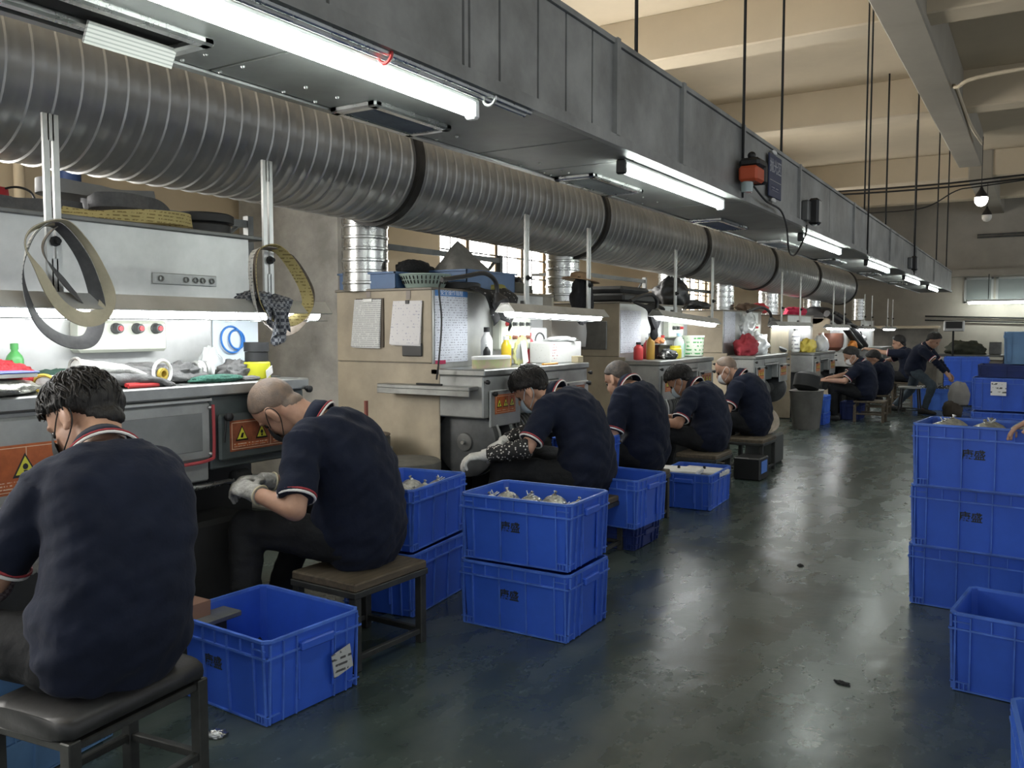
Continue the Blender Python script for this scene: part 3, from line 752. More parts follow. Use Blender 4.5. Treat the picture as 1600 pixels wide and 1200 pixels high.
control_box(8.25, 8.65, 1.26, 1.44, -3.3, [(8.35, 1.36, 'grey', .018), (8.45, 1.36, 'grey', .018), (8.55, 1.36, 'red', .014)], 'pale control box above the green labelled tub')
control_box(11.2, 11.5, 1.2, 1.42, -3.3, [(11.3, 1.37, 'red', .014), (11.4, 1.27, 'red', .014)], 'small pale control box behind the clear plastic bag')
# branch ducts
branch(4.48, -3.93, 1.6, .15, 'bright zinc branch duct above the blue tray and basket')
branch(6.95, -3.75, 1.6, .15, 'bright branch duct just right of the tall slotted bar, second along')
branch(9.7, -3.78, 1.6, .15, 'third bright branch duct beside a barred window')
branch(11.6, -3.78, 1.58, .15, 'fourth bright branch duct behind the black bundle')
branch(13.9, -3.78, 1.56, .15, 'fifth bright branch duct along the big spiral duct')
branch(16.9, -3.78, 1.56, .15, 'sixth bright branch duct behind the red fabric')
branch(20.6, -3.6, 1.5, .13, 'last slim bright branch duct near the far wall')
# shelf racks of steel angle above the cabinets
def rack(y0, y1, x, z, label):
    t = thing('angle_rack', label, 'rack', (x, y0, 1.6), 0, 'steel racks above the cabinets')
    for y in (y0, y1): MB().bb((x - .02, y - .02, 1.58), (x + .02, y + .02, z + .04)).build('post', M_steel_d, t, smooth=False)
    MB().bb((x - .015, y0, z - .025), (x + .015, y1, z + .015)).build('rail', M_steel_d, t, smooth=False)
    MB().tube([(x, y1 - .45, z - .3), (x, y1 - .05, z)], .013, 6).build('brace', M_steel_d, t)
    MB().bb((x - .5, y0 - .015, z - .02), (x, y0 + .015, z + .01)).build('cross_rail', M_steel_d, t, smooth=False)
rack(2.66, 3.45, -3.9, 1.95, 'dark steel angle rack behind the coiled belts')
rack(4.52, 6.2, -3.95, 1.93, 'dark steel angle rack behind the grey sack')
rack(7.6, 9.3, -3.95, 1.9, 'dark steel angle rack over the third cabinet')
rack(10.6, 12.4, -3.95, 1.86, 'dark steel angle rack over the fourth cabinet')
# steel ledge plate and tie cable on the tan side of station 2
t = thing('ledge_plate', 'flat steel ledge fixed to the tan machine side', 'shelf', (-3.4, 4.34, .985))
MB().bev((-3.66, 4.27, .975), (-2.94, 4.375, 1.0), .004).build('plate', M_steel, t, smooth=False)
MB().bev((-3.66, 4.27, .94), (-2.94, 4.278, .975), .002).build('lip', M_steel, t, smooth=False)
MB().cyl((-3.36, 4.3, 1.006), (-3.16, 4.3, 1.006), .006, n=8).build('rod', M_dark, t)
# ================================================================ blue plastic crates
M_blue = mat('blue_crate_plastic', (.036, .118, .62), .36, 0, .22, 3.0, rvar=.08)
M_blue_l = mat('light_blue_crate_plastic', (.07, .19, .68), .42, 0, .2, 4, rvar=.08)
M_blue_d = mat('dark_blue_crate_plastic', (.012, .03, .16), .5, 0, .3, 4, rvar=.08)
M_blue_g = mat('grey_blue_crate_plastic', (.06, .13, .27), .5, 0, .3, 5, rvar=.08)
M_blue_p = mat('pale_blue_crate_plastic', (.13, .26, .46), .5, 0, .2, 5)
M_ink = mat('stencil_ink', (.018, .022, .02), .6)
M_blue_lit = mat('edge_lit_blue', (.085, .20, .72), .38, 0, .35, 9)  # lighter blue on ribs and rims paints in edges catching light
CR = {}
def crate_meshes(L, W, H):
    key = (round(L, 3), round(W, 3), round(H, 3))
    if key in CR: return CR[key]
    tp = .018   # taper of the walls
    th = .005
    def ringp(l, w, z, c=.02):
        l /= 2; w /= 2
        return [(l - c, -w, z), (l, -w + c, z), (l, w - c, z), (l - c, w, z), (-l + c, w, z), (-l, w - c, z), (-l, -w + c, z), (-l + c, -w, z)]
    sh = MB(); rows = [ringp(L - 2 * tp - .03, W - 2 * tp - .03, 0), ringp(L - 2 * tp, W - 2 * tp, .004), ringp(L - .012, W - .012, H - .006), ringp(L - .012 - 2 * th, W - .012 - 2 * th, H - .006), ringp(L - 2 * tp - 2 * th, W - 2 * tp - 2 * th, .008)]
    vs = [p for r in rows for p in r]; fs = []
    for k in range(4):
        for i in range(8):
            j = (i + 1) % 8; fs.append((k * 8 + i, k * 8 + j, (k + 1) * 8 + j, (k + 1) * 8 + i))
    fs.append(tuple(range(8))[::-1]); fs.append(tuple(32 + i for i in range(8)))
    sh.add(vs, fs)
    rim = MB(); R = [ringp(L - .012, W - .012, H - .012, .022), ringp(L, W, H - .010, .024), ringp(L, W, H, .024), ringp(L - .024, W - .024, H, .018), ringp(L - .024, W - .024, H - .012, .018)]
    vs = [p for r in R for p in r]; fs = []
    for k in range(5):
        for i in range(8):
            j = (i + 1) % 8; a, b = k * 8, ((k + 1) % 5) * 8; fs.append((a + i, a + j, b + j, b + i))
    rim.add(vs, fs)
    rib = MB()
    def wl(z, full): return full / 2 - tp + (tp - .006) * z / H       # half extent of the wall at height z
    zb = H - .062
    # lower band line
    for s in (-1, 1):
        l, w = wl(zb, L), wl(zb, W)
        rib.bb((-l, s * w - .004 * (s < 0) - .002 * 0, zb), (l, s * w + .004 * (s > 0), zb + .006)) if False else rib.box((0, s * (w + .004), zb), (2 * l + .012, .010, .007))
        rib.box((s * (l + .004), 0, zb), (.010, 2 * w + .012, .007))
    def vrib(x, axis, s, z0, z1, w=.005, d=.009):
        full = W if axis == 'y' else L
        a, b = wl(z0, full), wl(z1, full)
        if axis == 'y':
            P = [(x - w / 2, s * (a - .002), z0), (x + w / 2, s * (a - .002), z0), (x + w / 2, s * (a + d), z0), (x - w / 2, s * (a + d), z0)]
            Q = [(x - w / 2, s * (b - .002), z1), (x + w / 2, s * (b - .002), z1), (x + w / 2, s * (b + d), z1), (x - w / 2, s * (b + d), z1)]
        else:
            P = [(s * (a - .002), x - w / 2, z0), (s * (a - .002), x + w / 2, z0), (s * (a + d), x + w / 2, z0), (s * (a + d), x - w / 2, z0)]
            Q = [(s * (b - .002), x - w / 2, z1), (s * (b - .002), x + w / 2, z1), (s * (b + d), x + w / 2, z1), (s * (b + d), x - w / 2, z1)]
        rib.add(P + Q, [(3, 2, 1, 0), (4, 5, 6, 7)] + [(i, (i + 1) % 4, 4 + (i + 1) % 4, 4 + i) for i in range(4)])
    for s in (-1, 1):
        for x in (-.37, -.12, .12, .37): vrib(x * L, 'y', s, .006, H - .014)
        for x in (-.25, 0, .25): vrib(x * L, 'y', s, zb, H - .014, .004, .007)
        for x in (-.33, -.2, .2, .33): vrib(x * W, 'x', s, .006, H - .014)
        for x in (-.485, .485): vrib(x * (L - .03), 'y', s, .006, H - .014, .006, .007); vrib(x * (W - .03), 'x', s, .006, H - .014, .006, .007)
        for e in (-1, 1):   # stacking feet, slotted corners
            for q in range(4): vrib(e * (L * .375 + q * L * .026), 'y', s, .006, .032, .004, .009)
            l, w = wl(.035, L), wl(.035, W)
            rib.box((e * L * .425, s * (w + .003), .035), (L * .11, .011, .004))
            rib.box((e * L * .425, s * (wl(H - .03, W) + .003), H - .035), (L * .1, .009, .004))
            rib.box((s * (l + .003), e * W * .42, .035), (.011, W * .12, .004))
    rib.box((0, -wl(.008, W) - .003, .006), (L - 2 * tp, .008, .006)); rib.box((0, wl(.008, W) + .003, .006), (L - 2 * tp, .008, .006))
    hd = MB()
    zz = H - .068
    for s in (1,):
        l = wl(zz, L)
        hd.bev((l - .002, -W * .17, zz - .005), (l + .022, W * .17, zz + .028), .005)
        hd.bev((l - .002, -W * .19, H * .18), (l + .008, -W * .165, zz), .003)
        hd.bev((l - .002, W * .165, H * .18), (l + .008, W * .19, zz), .003)
    CR[key] = (sh, rim, rib, hd, wl)
    return CR[key]
CM = {}
def crate(label, loc, rz, L=.57, W=.41, H=.30, m=None, letter=True, back_letter=False, group='blue plastic crates', lcol=None):
    m = m or M_blue
    sh, rim, rib, hd, wl = crate_meshes(L, W, H)
    key = (L, W, H, m.name)
    if key not in CM: CM[key] = (sh.mesh('shell', m, False), rim.mesh('rim', M_blue_lit if m is M_blue else m, False), rib.mesh('ribs', M_blue_lit if m is M_blue else m, False), hd.mesh('handle', m, False))
    a, b, c, d = CM[key]
    t = thing('plastic_crate', label, 'crate', loc, rz, group)
    s = link('shell', a, t); link('rim', b, t); o = link('ribs', c, s); o['kind'] = 'stuff'
    link('handle', d, t); link('handle', d, t, rot=(0, 0, math.pi))
    if letter:
        tx = text_mesh('康盛', .05 * H / .3, M_ink, bold=.0008)
        w = wl(H * .55, W); tilt = math.atan(.012 / H)
        link('lettering', tx, t, (-.02, -w - .0012, H * .55), (math.pi / 2 + tilt * 1.0, 0, 0))
    return t
c_near = crate('empty blue crate on the floor right of the nearest worker', (-2.455, 2.215, 0), math.radians(-3), .56, .45, .30)
MB().prism([(-2.16, 2.255, .17), (-2.155, 2.345, .19), (-2.15, 2.355, .105), (-2.157, 2.265, .085)], (.004, 0, 0)).build('paper_label', pattern_mat('creased_label_print', 'rows', (.42, .43, .42), (.06, .06, .06), 45, .7, .5), c_near, smooth=False).matrix_parent_inverse = c_near.matrix_basis.inverted() @ Matrix.Translation(c_near.location)
crate('upper blue crate of the front stack, holding wrapped metal balls', (-1.985, 3.42, .302), math.radians(1.5))
crate('lower blue crate of the front stack, on the floor', (-1.975, 3.40, 0), math.radians(0.5))
crate('upper blue crate beside the stout worker, half hidden', (-2.72, 3.385, .302), math.radians(98), letter=False)
crate('lower blue crate under the half hidden crate beside the stout worker', (-2.70, 3.37, 0), math.radians(97), letter=False)
crate('empty blue crate raised on a dark base behind the front stack', (-2.30, 4.93, .15), math.radians(-3), .56, .42, .30, letter=False)
crate('dark blue crate base under the raised empty crate', (-2.33, 4.98, 0), math.radians(0), .52, .39, .15, M_blue_d, False)
crate('blue crate filled with white foam slabs on the floor', (-2.29, 6.42, 0), math.radians(93), .57, .42, .27, letter=False)
crate('blue crate partly hidden behind the worker with checked oversleeve', (-2.62, 5.2, .35), math.radians(90), .42, .32, .28, letter=False)
tag(MB().bev((-2.76, 5.02, 0), (-2.48, 5.38, .348), .01).build('wooden_stand', mat('dark_wood', (.05, .038, .028), .7, 0, .4, 8), loc=(-2.62, 5.2, 0)), 'dark wooden stand under the half hidden blue crate', 'stand')
zr = 0
RL = ['bottom blue crate of the tall stack at right', 'middle blue crate of the tall stack at right', 'top blue crate of the tall right stack, full of metal domes']
for k, (x, y, r) in enumerate(((-.245, 4.77, -4), (-.235, 4.72, -5), (-.225, 4.66, -6))):
    crate(RL[k], (x, y, .302 * k), math.radians(r), letter=k > 0)
crate('empty blue crate on the floor in front of the tall right stack', (.03, 3.72, 0), math.radians(-6), .57, .41, .30, letter=False)
crate('blue crate cut by the lower right corner of the picture', (.20, 2.55, 0), math.radians(-84), .57, .45, .30, M_blue_l, False)
crate('pale blue stencilled crate under the nearest worker', (-2.72, 1.42, 0), math.radians(-80), .5, .36, .2, M_blue_p, True)
# far crates at right and behind the bending man
crate('far blue crate with black parts, bottom of the far right stack', (-.23, 9.75, .0), math.radians(-2), .62, .45, .38)
crate('blue crate with a white square label in the far right stack', (-.28, 11.1, .45), math.radians(-2), .80, .5, .36, letter=False)
crate('blue crate supporting the one with the white square label', (-.28, 11.1, .07), math.radians(-2), .80, .5, .36, letter=False)
crate('open blue crate on top of the labelled far crate', (-.26, 11.1, .815), math.radians(-2), .74, .46, .14, M_blue_d, False)
crate('pale grey blue crate at the top right of the far stack', (-.10, 11.2, .96), math.radians(-2), .58, .42, .36, M_blue_p, False)
crate('open blue crate of black scraps with white paper', (-.70, 9.9, 0), math.radians(2), .56, .42, .18, M_blue_g, False)
crate('upper blue crate of the pair behind the bending man', (-1.18, 17.2, .44), math.radians(2), .70, .5, .42, letter=False)
crate('lower blue crate of the pair behind the bending man', (-1.18, 17.2, .02), math.radians(2), .68, .5, .42, letter=False)
crate('bright blue crate of dark parts beside the bending man', (-1.55, 16.1, .0), math.radians(2), .68, .46, .36, M_blue_l, False)
crate('small bright blue crate between the far stacks', (-.75, 16.5, .0), math.radians(2), .4, .36, .42, M_blue_l, False)
crate('blue crate on the floor by the wooden stool', (-2.75, 12.75, .17), math.radians(90), .4, .3, .24, M_blue_l, False)
crate('lower blue crate by the wooden stool', (-2.75, 12.75, .0), math.radians(90), .4, .3, .17, M_blue, False)
crate('dull blue crate under the wooden stool worker', (-2.45, 13.75, .0), math.radians(90), .4, .3, .26, M_blue_d, False)
o = MB().bb((-.50, 10.842, .62), (-.35, 10.846, .77)).build('paper_label', pattern_mat('far_label_print', 'rows', (.8, .8, .8), (.1, .1, .1), 22, .7, .5), loc=(-.42, 10.84, .62), smooth=False)
tag(o, 'white square label stuck on the far blue crate', 'label')
# ---------------------------------------------------------------- wrapped metal balls and other contents
M_foil = mat('silver_wrapped_metal', (.62, .62, .57), .3, .55, .5, 30, col2=(.26, .265, .24), bump=.6, bscale=60)
M_foam = mat('white_foam', (.62, .62, .60), .8, 0, .2, 18)
BM = {}
def ball_mesh(r, seed):
    me = MB(); vs = []; fs = []; n, m = 24, 14
    for k in range(m + 1):
        e = -math.pi / 2 + math.pi * k / m
        for i in range(n):
            a = 2 * math.pi * i / n; d = Vector((math.cos(e) * math.cos(a), math.cos(e) * math.sin(a), math.sin(e)))
            rr = r * (1 + .05 * noise.noise(d * 4 + Vector((seed, 0, 0))) + .02 * math.cos(a * 10))
            vs.append(Vector((d.x * rr, d.y * rr, d.z * rr * .92)))
    for k in range(m):
        for i in range(n):
            j = (i + 1) % n; fs.append((k * n + i, k * n + j, (k + 1) * n + j, (k + 1) * n + i))
    me.add(vs, fs)
    return me.mesh('ball', M_foil, True)
spm = MB().lathe([(.014, 0), (.010, .008), (.005, .012), (.005, .016), (.009, .019), (.009, .023), (.003, .026)], (0, 0, 0), n=10).mesh('stub', M_zinc, 35)
tw = MB()
for a in range(3): tw.tube([(0, 0, 0), (.008 * math.cos(a * 2), .008 * math.sin(a * 2), .012), (.022 * math.cos(a * 2.3), .02 * math.sin(a * 2.3), .026)], .0028, 5)
twm = tw.mesh('wrap_twist', mat('clear_wrap', (.7, .72, .72), .2, alpha=.8), True)
random.seed(11)
def balls(spots, r, label, group, names):
    bm = [ball_mesh(r, s) for s in (1, 5, 9)]
    for k, (x, y, z) in enumerate(spots):
        t = thing('metal_ball', label + ', ' + names[k], 'metal part', (x, y, z), random.uniform(0, 6), group)
        link('shell', bm[k % 3], t); link('stub', spm, t, (0, 0, r * .86), (random.uniform(-.4, .4), random.uniform(-.4, .4), 0))
        if k % 3 == 0: link('wrap_twist', twm, t, (.02, .01, r * .82), (0, .4, k))
def grid(cx, cy, rz, nx, ny, dx, dy, z, jit=.008):
    out = []
    for i in range(nx):
        for j in range(ny):
            a = (i - (nx - 1) / 2) * dx + random.uniform(-jit, jit); b = (j - (ny - 1) / 2) * dy + random.uniform(-jit, jit)
            out.append((cx + a * math.cos(rz) - b * math.sin(rz), cy + a * math.sin(rz) + b * math.cos(rz), z + random.uniform(-.008, .008)))
    return out
balls(grid(-1.985, 3.42, .026, 4, 2, .128, .15, .302 + .205), .066, 'silver wrapped ball in the front stacked crate', 'metal balls in the front crate', [a + ' of the ' + b + ' row' for a in ('leftmost', 'second from left', 'third from left', 'rightmost') for b in ('near', 'back')])
balls(grid(-2.72, 3.385, math.radians(98), 4, 2, .128, .15, .302 + .20), .064, 'silver wrapped ball in the half hidden crate', 'metal balls in the half hidden crate', [a + ' of the ' + b + ' column' for a in ('nearest', 'second', 'third', 'farthest') for b in ('right', 'left')])
balls(grid(-.225, 4.66, math.radians(-6), 3, 2, .165, .17, .604 + .232), .08, 'large silver dome in the top right crate', 'metal domes in the right stack', [a + ' of the ' + b + ' row' for a in ('left', 'middle', 'right') for b in ('near', 'back')])
for k, (x, y, z, r, lb) in enumerate(((-2.37, 6.27, .262, .1, 'white foam slab tilted on the crate edge, nearest'), (-2.25, 6.5, .235, -.05, 'white foam slab lying flat in the crate'))):
    t = thing('foam_slab', lb, 'foam', (x, y, z), 1.6 + r)
    MB().bev((-.13, -.17, -.02), (.13, .17, .02), .008).build('slab', M_foam, t, local=True)
    MB().lathe([(.012, 0), (.01, .02)], (.02, .0, .02), n=8).build('plug', M_dark, t, local=True)
def scraps(cx, cy, z, n, spread, m, label, size=.05):
    b = MB()
    for i in range(n):
        c = Vector((cx + random.uniform(-1, 1) * spread[0], cy + random.uniform(-1, 1) * spread[1], z + random.uniform(0, .05)))
        R = Matrix.Rotation(random.uniform(0, 6), 3, 'Z') @ Matrix.Rotation(random.uniform(-.8, .8), 3, 'X')
        b.box(c, (size * random.uniform(.6, 1.4), size * random.uniform(.3, .8), size * random.uniform(.1, .4)), R)
    o = b.build('scrap_parts', m, loc=(cx, cy, z), smooth=False); tag(o, label, 'parts', kind='stuff')
M_bw = pattern_mat('black_white_scrap', 'dots', (.02, .02, .02), (.7, .7, .68), 22, .6, .3)
scraps(-.70, 9.9, .12, 60, (.22, .15), M_bw, 'black and white scraps heaped in the open far crate', .07)
scraps(-.23, 9.75, .35, 50, (.26, .18), M_bw, 'dark scraps heaped in the far stacked crate', .06)
scraps(-1.55, 16.1, .33, 70, (.28, .18), M_bw, 'dark parts heaped in the bright blue far crate', .09)
o = MB().box((-.80, 9.7, .21), (.12, .005, .12), Matrix.Rotation(.7, 3, 'Y')).build('paper_sheet', M_paper, loc=(-.80, 9.7, .2), smooth=False)
tag(o, 'white sheet standing tilted in the crate of scraps', 'paper')
# ================================================================ stools
M_seat = mat('black_vinyl_seat', (.022, .022, .023), .5, 0, .3, 9, bump=.12, bscale=18)
M_wood = mat('worn_wood', (.11, .085, .055), .75, 0, .5, 8, stretch=(1, 6, 6))
M_legst = mat('grimy_steel_leg', (.06, .062, .058), .55, .5, .4, 14)
def stool(label, loc, rz, w, d, h, style='steel', name='stool'):
    t = thing(name, label, 'stool', loc, rz, 'work stools')
    w /= 2; d /= 2
    if style == 'cushion':
        secs = []
        for x, k in ((-w, .8), (-w + .02, 1), (-w * .4, 1.02), (w * .4, 1.02), (w - .02, 1), (w, .8)):
            secs.append(((x, 0, h - .035 + .006 * (1 - abs(x / w))), (0, d * k, 0), (0, 0, .036 * k)))
        MB().loft(secs, 20, power=.55).build('cushion', M_seat, t, local=True, smooth=60)
        MB().bev((-w + .01, -d + .01, h - .09), (w - .01, d - .01, h - .068), .004).build('frame', M_legst, t, local=True)
    elif style == 'wood':
        MB().bev((-w, -d, h - .028), (w, d, h), .006).build('seat', M_wood, t, local=True)
        for s in (-1, 1): MB().bev((-w + .03, s * (d - .03) - .01, h - .09), (w - .03, s * (d - .03) + .01, h - .03), .003).build('apron', M_wood, t, local=True)
    else:
        MB().bev((-w, -d, h - .035), (w, d, h), .006).build('seat', M_wood, t, local=True)
        MB().bev((-w - .004, -d - .004, h - .06), (w + .004, d + .004, h - .034), .003).build('seat_rail', M_legst, t, local=True)
    lw = .018 if style != 'wood' else .02
    for sx in (-1, 1):
        for sy in (-1, 1):
            x, y = sx * (w - .02), sy * (d - .02)
            MB().bev((x - lw, y - lw, 0), (x + lw, y + lw, h - .06), .003).build('leg', M_legst if style != 'wood' else M_wood, t, local=True, smooth=False)
    zr = .05 if style == 'steel' else .12
    for sy in (-1, 1): MB().bev((-w + .02, sy * (d - .02) - .011, zr - .012), (w - .02, sy * (d - .02) + .011, zr + .012), .003).build('stretcher', M_legst if style != 'wood' else M_wood, t, local=True, smooth=False)
    for sx in (-1, 1): MB().bev((sx * (w - .02) - .011, -d + .02, zr - .012), (sx * (w - .02) + .011, d - .02, zr + .012), .003).build('stretcher', M_legst if style != 'wood' else M_wood, t, local=True, smooth=False)
    return t
stool('black cushioned stool under the nearest worker', (-2.16, 1.37, 0), math.radians(97), .46, .32, .405, 'cushion')
stool('worn wooden top steel stool under the stout worker', (-2.43, 2.72, 0), math.radians(88), .44, .36, .355, 'steel')
stool('dark stool under the worker at the round wheel', (-2.32, 4.62, 0), math.radians(90), .4, .32, .35, 'steel')
stool('dark stool under the worker with checked oversleeve', (-2.42, 5.62, 0), math.radians(90), .4, .32, .35, 'steel')
stool('dark stool under the middle one of three workers', (-2.40, 6.95, 0), math.radians(90), .42, .34, .33, 'steel')
stool('dark stool under the bald worker', (-2.36, 8.15, 0), math.radians(90), .46, .36, .33, 'steel')
stool('plain wooden stool under the man looking at his hands', (-2.15, 13.45, 0), math.radians(92), .38, .42, .31, 'wood')
stool('dark wooden stool behind the plain wooden stool', (-2.25, 14.75, 0), math.radians(90), .36, .36, .31, 'wood')
stool('stool under the worker stretching an arm out', (-2.15, 16.9, 0), math.radians(90), .36, .36, .40, 'wood')
# round-topped stool the bending man straddles
t = thing('round_stool', 'round white topped steel stool the bending man straddles', 'stool', (-1.83, 15.15, 0), 0, 'work stools')
MB().lathe([(.17, 0), (.18, .008), (.18, .022), (.165, .028)], (0, 0, .40), n=24).build('seat', M_steel_l, t, local=True)
for sx in (-1, 1):
    for sy in (-1, 1): MB().cyl((sx * .15, sy * .15, 0), (sx * .12, sy * .12, .40), .014, n=8).build('leg', M_black, t, local=True)
MB().ring((0, 0, .06), (0, 0, 1), .2, .01, 24, 6).build('foot_ring', M_black, t, local=True)
# blue tagged box under the bald worker's stool
t = thing('tagged_box', 'small black bin with a blue tag beside the bald worker', 'box', (-2.2, 8.55, 0))
MB().bev((-2.36, 7.62, .0), (-2.12, 7.9, .2), .01).build('body', M_black, t)
MB().bb((-2.119, 7.66, .06), (-2.116, 7.84, .17)).build('tag', mat('blue_tag', (.08, .2, .6), .5), t, smooth=False)
# ================================================================ people
M_skin = mat('skin', (.46, .27, .185), .55, 0, .2, 14, col2=(.36, .20, .135), bump=.04, bscale=120)
M_skin_t = mat('tanned_skin', (.36, .19, .12), .55, 0, .2, 14)
M_navy = mat('navy_polo_cloth', (.0078, .0115, .027), .92, 0, .25, 9, bump=.25, bscale=22, sheen=.03, spec=.25)
M_trou = mat('charcoal_trousers', (.014, .015, .017), .9, 0, .35, 8, bump=.35, bscale=26, spec=.25)
M_jean = mat('washed_blue_jeans', (.045, .065, .085), .9, 0, .4, 9, bump=.3, bscale=30)
M_hair = mat('black_hair', (.010, .009, .009), .55, 0, .4, 60, col2=(.02, .018, .017), bump=.7, bscale=70, stretch=(1, 1, .22), spec=.3)
M_crop = mat('cropped_hair', (.03, .027, .025), .7, 0, .4, 40, col2=(.075, .058, .045), bump=.3, bscale=160)
M_shave = mat('shaved_scalp', (.21, .145, .105), .6, 0, .3, 22, col2=(.13, .10, .08), bump=.15, bscale=150)
M_trim_w = mat('white_piping', (.75, .74, .72), .7)
M_trim_r = mat('red_piping', (.35, .04, .05), .7)
M_glove = mat('grey_white_glove', (.42, .41, .38), .9, 0, .45, 25, bump=.5, bscale=60)
M_glove_w = mat('white_cotton_glove', (.62, .62, .60), .9, 0, .2, 25, bump=.4, bscale=60)
M_mask = mat('pale_blue_mask', (.38, .47, .55), .85)
M_mask_w = mat('white_mask', (.7, .7, .7), .85)
M_mask_b = mat('black_mask', (.015, .017, .018), .8)
M_shoe = mat('black_shoe', (.018, .018, .018), .6)
M_eye = mat('dark_eye', (.02, .015, .012), .2)
def ik(a, b, l1, l2, pole):
    """joint between a and b, bending towards pole direction"""
    a = Vector(a); b = Vector(b); d = b - a; L = min(d.length, (l1 + l2) * .995)
    u = d.normalized()
    x = (l1 * l1 - l2 * l2 + L * L) / (2 * L); h = math.sqrt(max(l1 * l1 - x * x, 1e-5))
    p = Vector(pole); p = (p - u * p.dot(u))
    p = p.normalized() if p.length > 1e-4 else Vector((0, 0, 1))
    return a + u * x + p * h, a + u * L
def capsule(mb, p0, p1, r0, r1, n=14):
    p0 = Vector(p0); p1 = Vector(p1); d = (p1 - p0); L = d.length
    if L < 1e-5: mb.sph(p0, r0, n, 8); return
    d /= L; u, w = mb.frame(d); secs = []
    for k in range(5): a = -math.pi / 2 + math.pi / 2 * k / 5; secs.append((p0 + d * (r0 * math.sin(a)), max(r0 * math.cos(a), 1e-4)))
    for k in range(4): t = k / 4; secs.append((p0 + d * (L * t), r0 + (r1 - r0) * t))
    for k in range(6): a = math.pi / 2 * k / 5; secs.append((p1 + d * (r1 * math.sin(a)), max(r1 * math.cos(a), 1e-4)))
    mb.loft([(c, u * r, w * r) for c, r in secs], n)
def hand(mb, wrist, d, palm_n, thumb_side, s=1.0, curl=.9, infl=0.0, spread=.06):
    """palm and five fingers; d = direction of the fingers, palm_n = out of the palm, thumb_side = +1/-1 along d x n"""
    wrist = Vector(wrist); d = Vector(d).normalized(); n = Vector(palm_n); n = (n - d * n.dot(d)).normalized()
    side = d.cross(n) * thumb_side
    pl = .088 * s
    secs = []
    for t, w, h in ((-.12, .026, .022), (.0, .03, .022), (.35, .038, .018), (.8, .042, .015), (1.0, .040, .012)):
        secs.append((wrist + d * (pl * t), side * (w * s + infl), n * (h * s + infl)))
    mb.loft(secs, 14, power=.8)
    lens = ((.040, .026, .022), (.045, .03, .024), (.042, .028, .023), (.033, .022, .02))
    for i in range(4):
        off = (1.5 - i) * .0205 * s
        base = wrist + d * (pl * (.95 if i in (1, 2) else .9)) + side * off
        a = curl * (.55 + .08 * i); dd = d + side * ((1.5 - i) * spread); p = base; r = (.0095 - .0006 * abs(1.2 - i)) * s + infl
        ang = 0
        for j, l in enumerate(lens[i]):
            ang += a * (1.0, .9, .6)[j]
            q = p + (dd.normalized() * math.cos(ang) + n * math.sin(ang)) * (l * s)
            capsule(mb, p, q, r, r * .93, 10); p = q; r *= .93
    p = wrist + d * (pl * .22) + side * (.03 * s); dd = (d * .75 + side * .75 + n * .3)
    for j, l in enumerate((.042, .034, .028)):
        q = p + dd.normalized() * (l * s); capsule(mb, p, q, (.0125 - .0012 * j) * s + infl, (.0115 - .0012 * j) * s + infl, 10)
        p = q; dd = dd + d * .35 + n * (.35 * curl)
def hair_mesh(C, Fv, Uv, Lv, hs, th, back=-.62, front=.62, side=.02, lumps=.003, seed=0, fringe=0.0):
    """shell over the skull: th = thickness; hairline by elevation"""
    mb = MB(); n, m = 64, 40; vs = []; fs = []
    for k in range(m + 1):
        el = -math.pi * .42 + (math.pi * .92) * k / m
        for i in range(n):
            az = 2 * math.pi * i / n
            dx, dy, dz = math.cos(el) * math.cos(az), math.cos(el) * math.sin(az), math.sin(el)
            c = math.cos(az)
            lim = front * max(0, c) ** 1.5 + back * max(0, -c) ** .8 + side * (1 - abs(c))
            e = math.asin(max(-1, min(1, dz)))
            wid = .14 + .42 * max(0, -c); g = max(0, min(1, (e - lim) / wid)); g = g * g * (3 - 2 * g) if th < .005 or c > 0 else g ** .5
            d = Vector((dx, dy, dz)); rr = 0
            for cx, cz, ax, ay, az_ in ((0, 0, .0975, .0775, .0905), (-.03, -.078, .061, .059, .061), (.028, -.073, .069, .062, .083)):
                o = Vector((-cx / ax, 0, -cz / az_)); q = Vector((d.x / ax, d.y / ay, d.z / az_))
                A_, B_, C_ = q.dot(q), q.dot(o), o.dot(o) - 1; D_ = B_ * B_ - A_ * C_
                if D_ > 0: rr = max(rr, (-B_ + math.sqrt(D_)) / A_)
            p = Vector((d.x * rr, d.y * rr, .028 + d.z * rr)) * hs
            t = th * g - (.010 if g <= 0 else .004 * (1 - g) ** 3)
            nz = noise.noise(Vector((dx * 3 + seed, dy * 3, dz * 3))) * .5 + noise.noise(Vector((az * 9 / 2 + seed, el * 2.0, seed))) * .5
            t += g * (lumps * nz + fringe * max(0, c) * max(0, min(1, 1 - abs(e - .5))))
            p += Vector((dx, dy, dz)).normalized() * t
            vs.append(C + Fv * p.x + Lv * p.y + Uv * p.z)
    for k in range(m):
        for i in range(n):
            j = (i + 1) % n; fs.append((k * n + i, k * n + j, (k + 1) * n + j, (k + 1) * n + i))
    fs.append(tuple(m * n + i for i in range(n)))
    return mb.add(vs, fs)
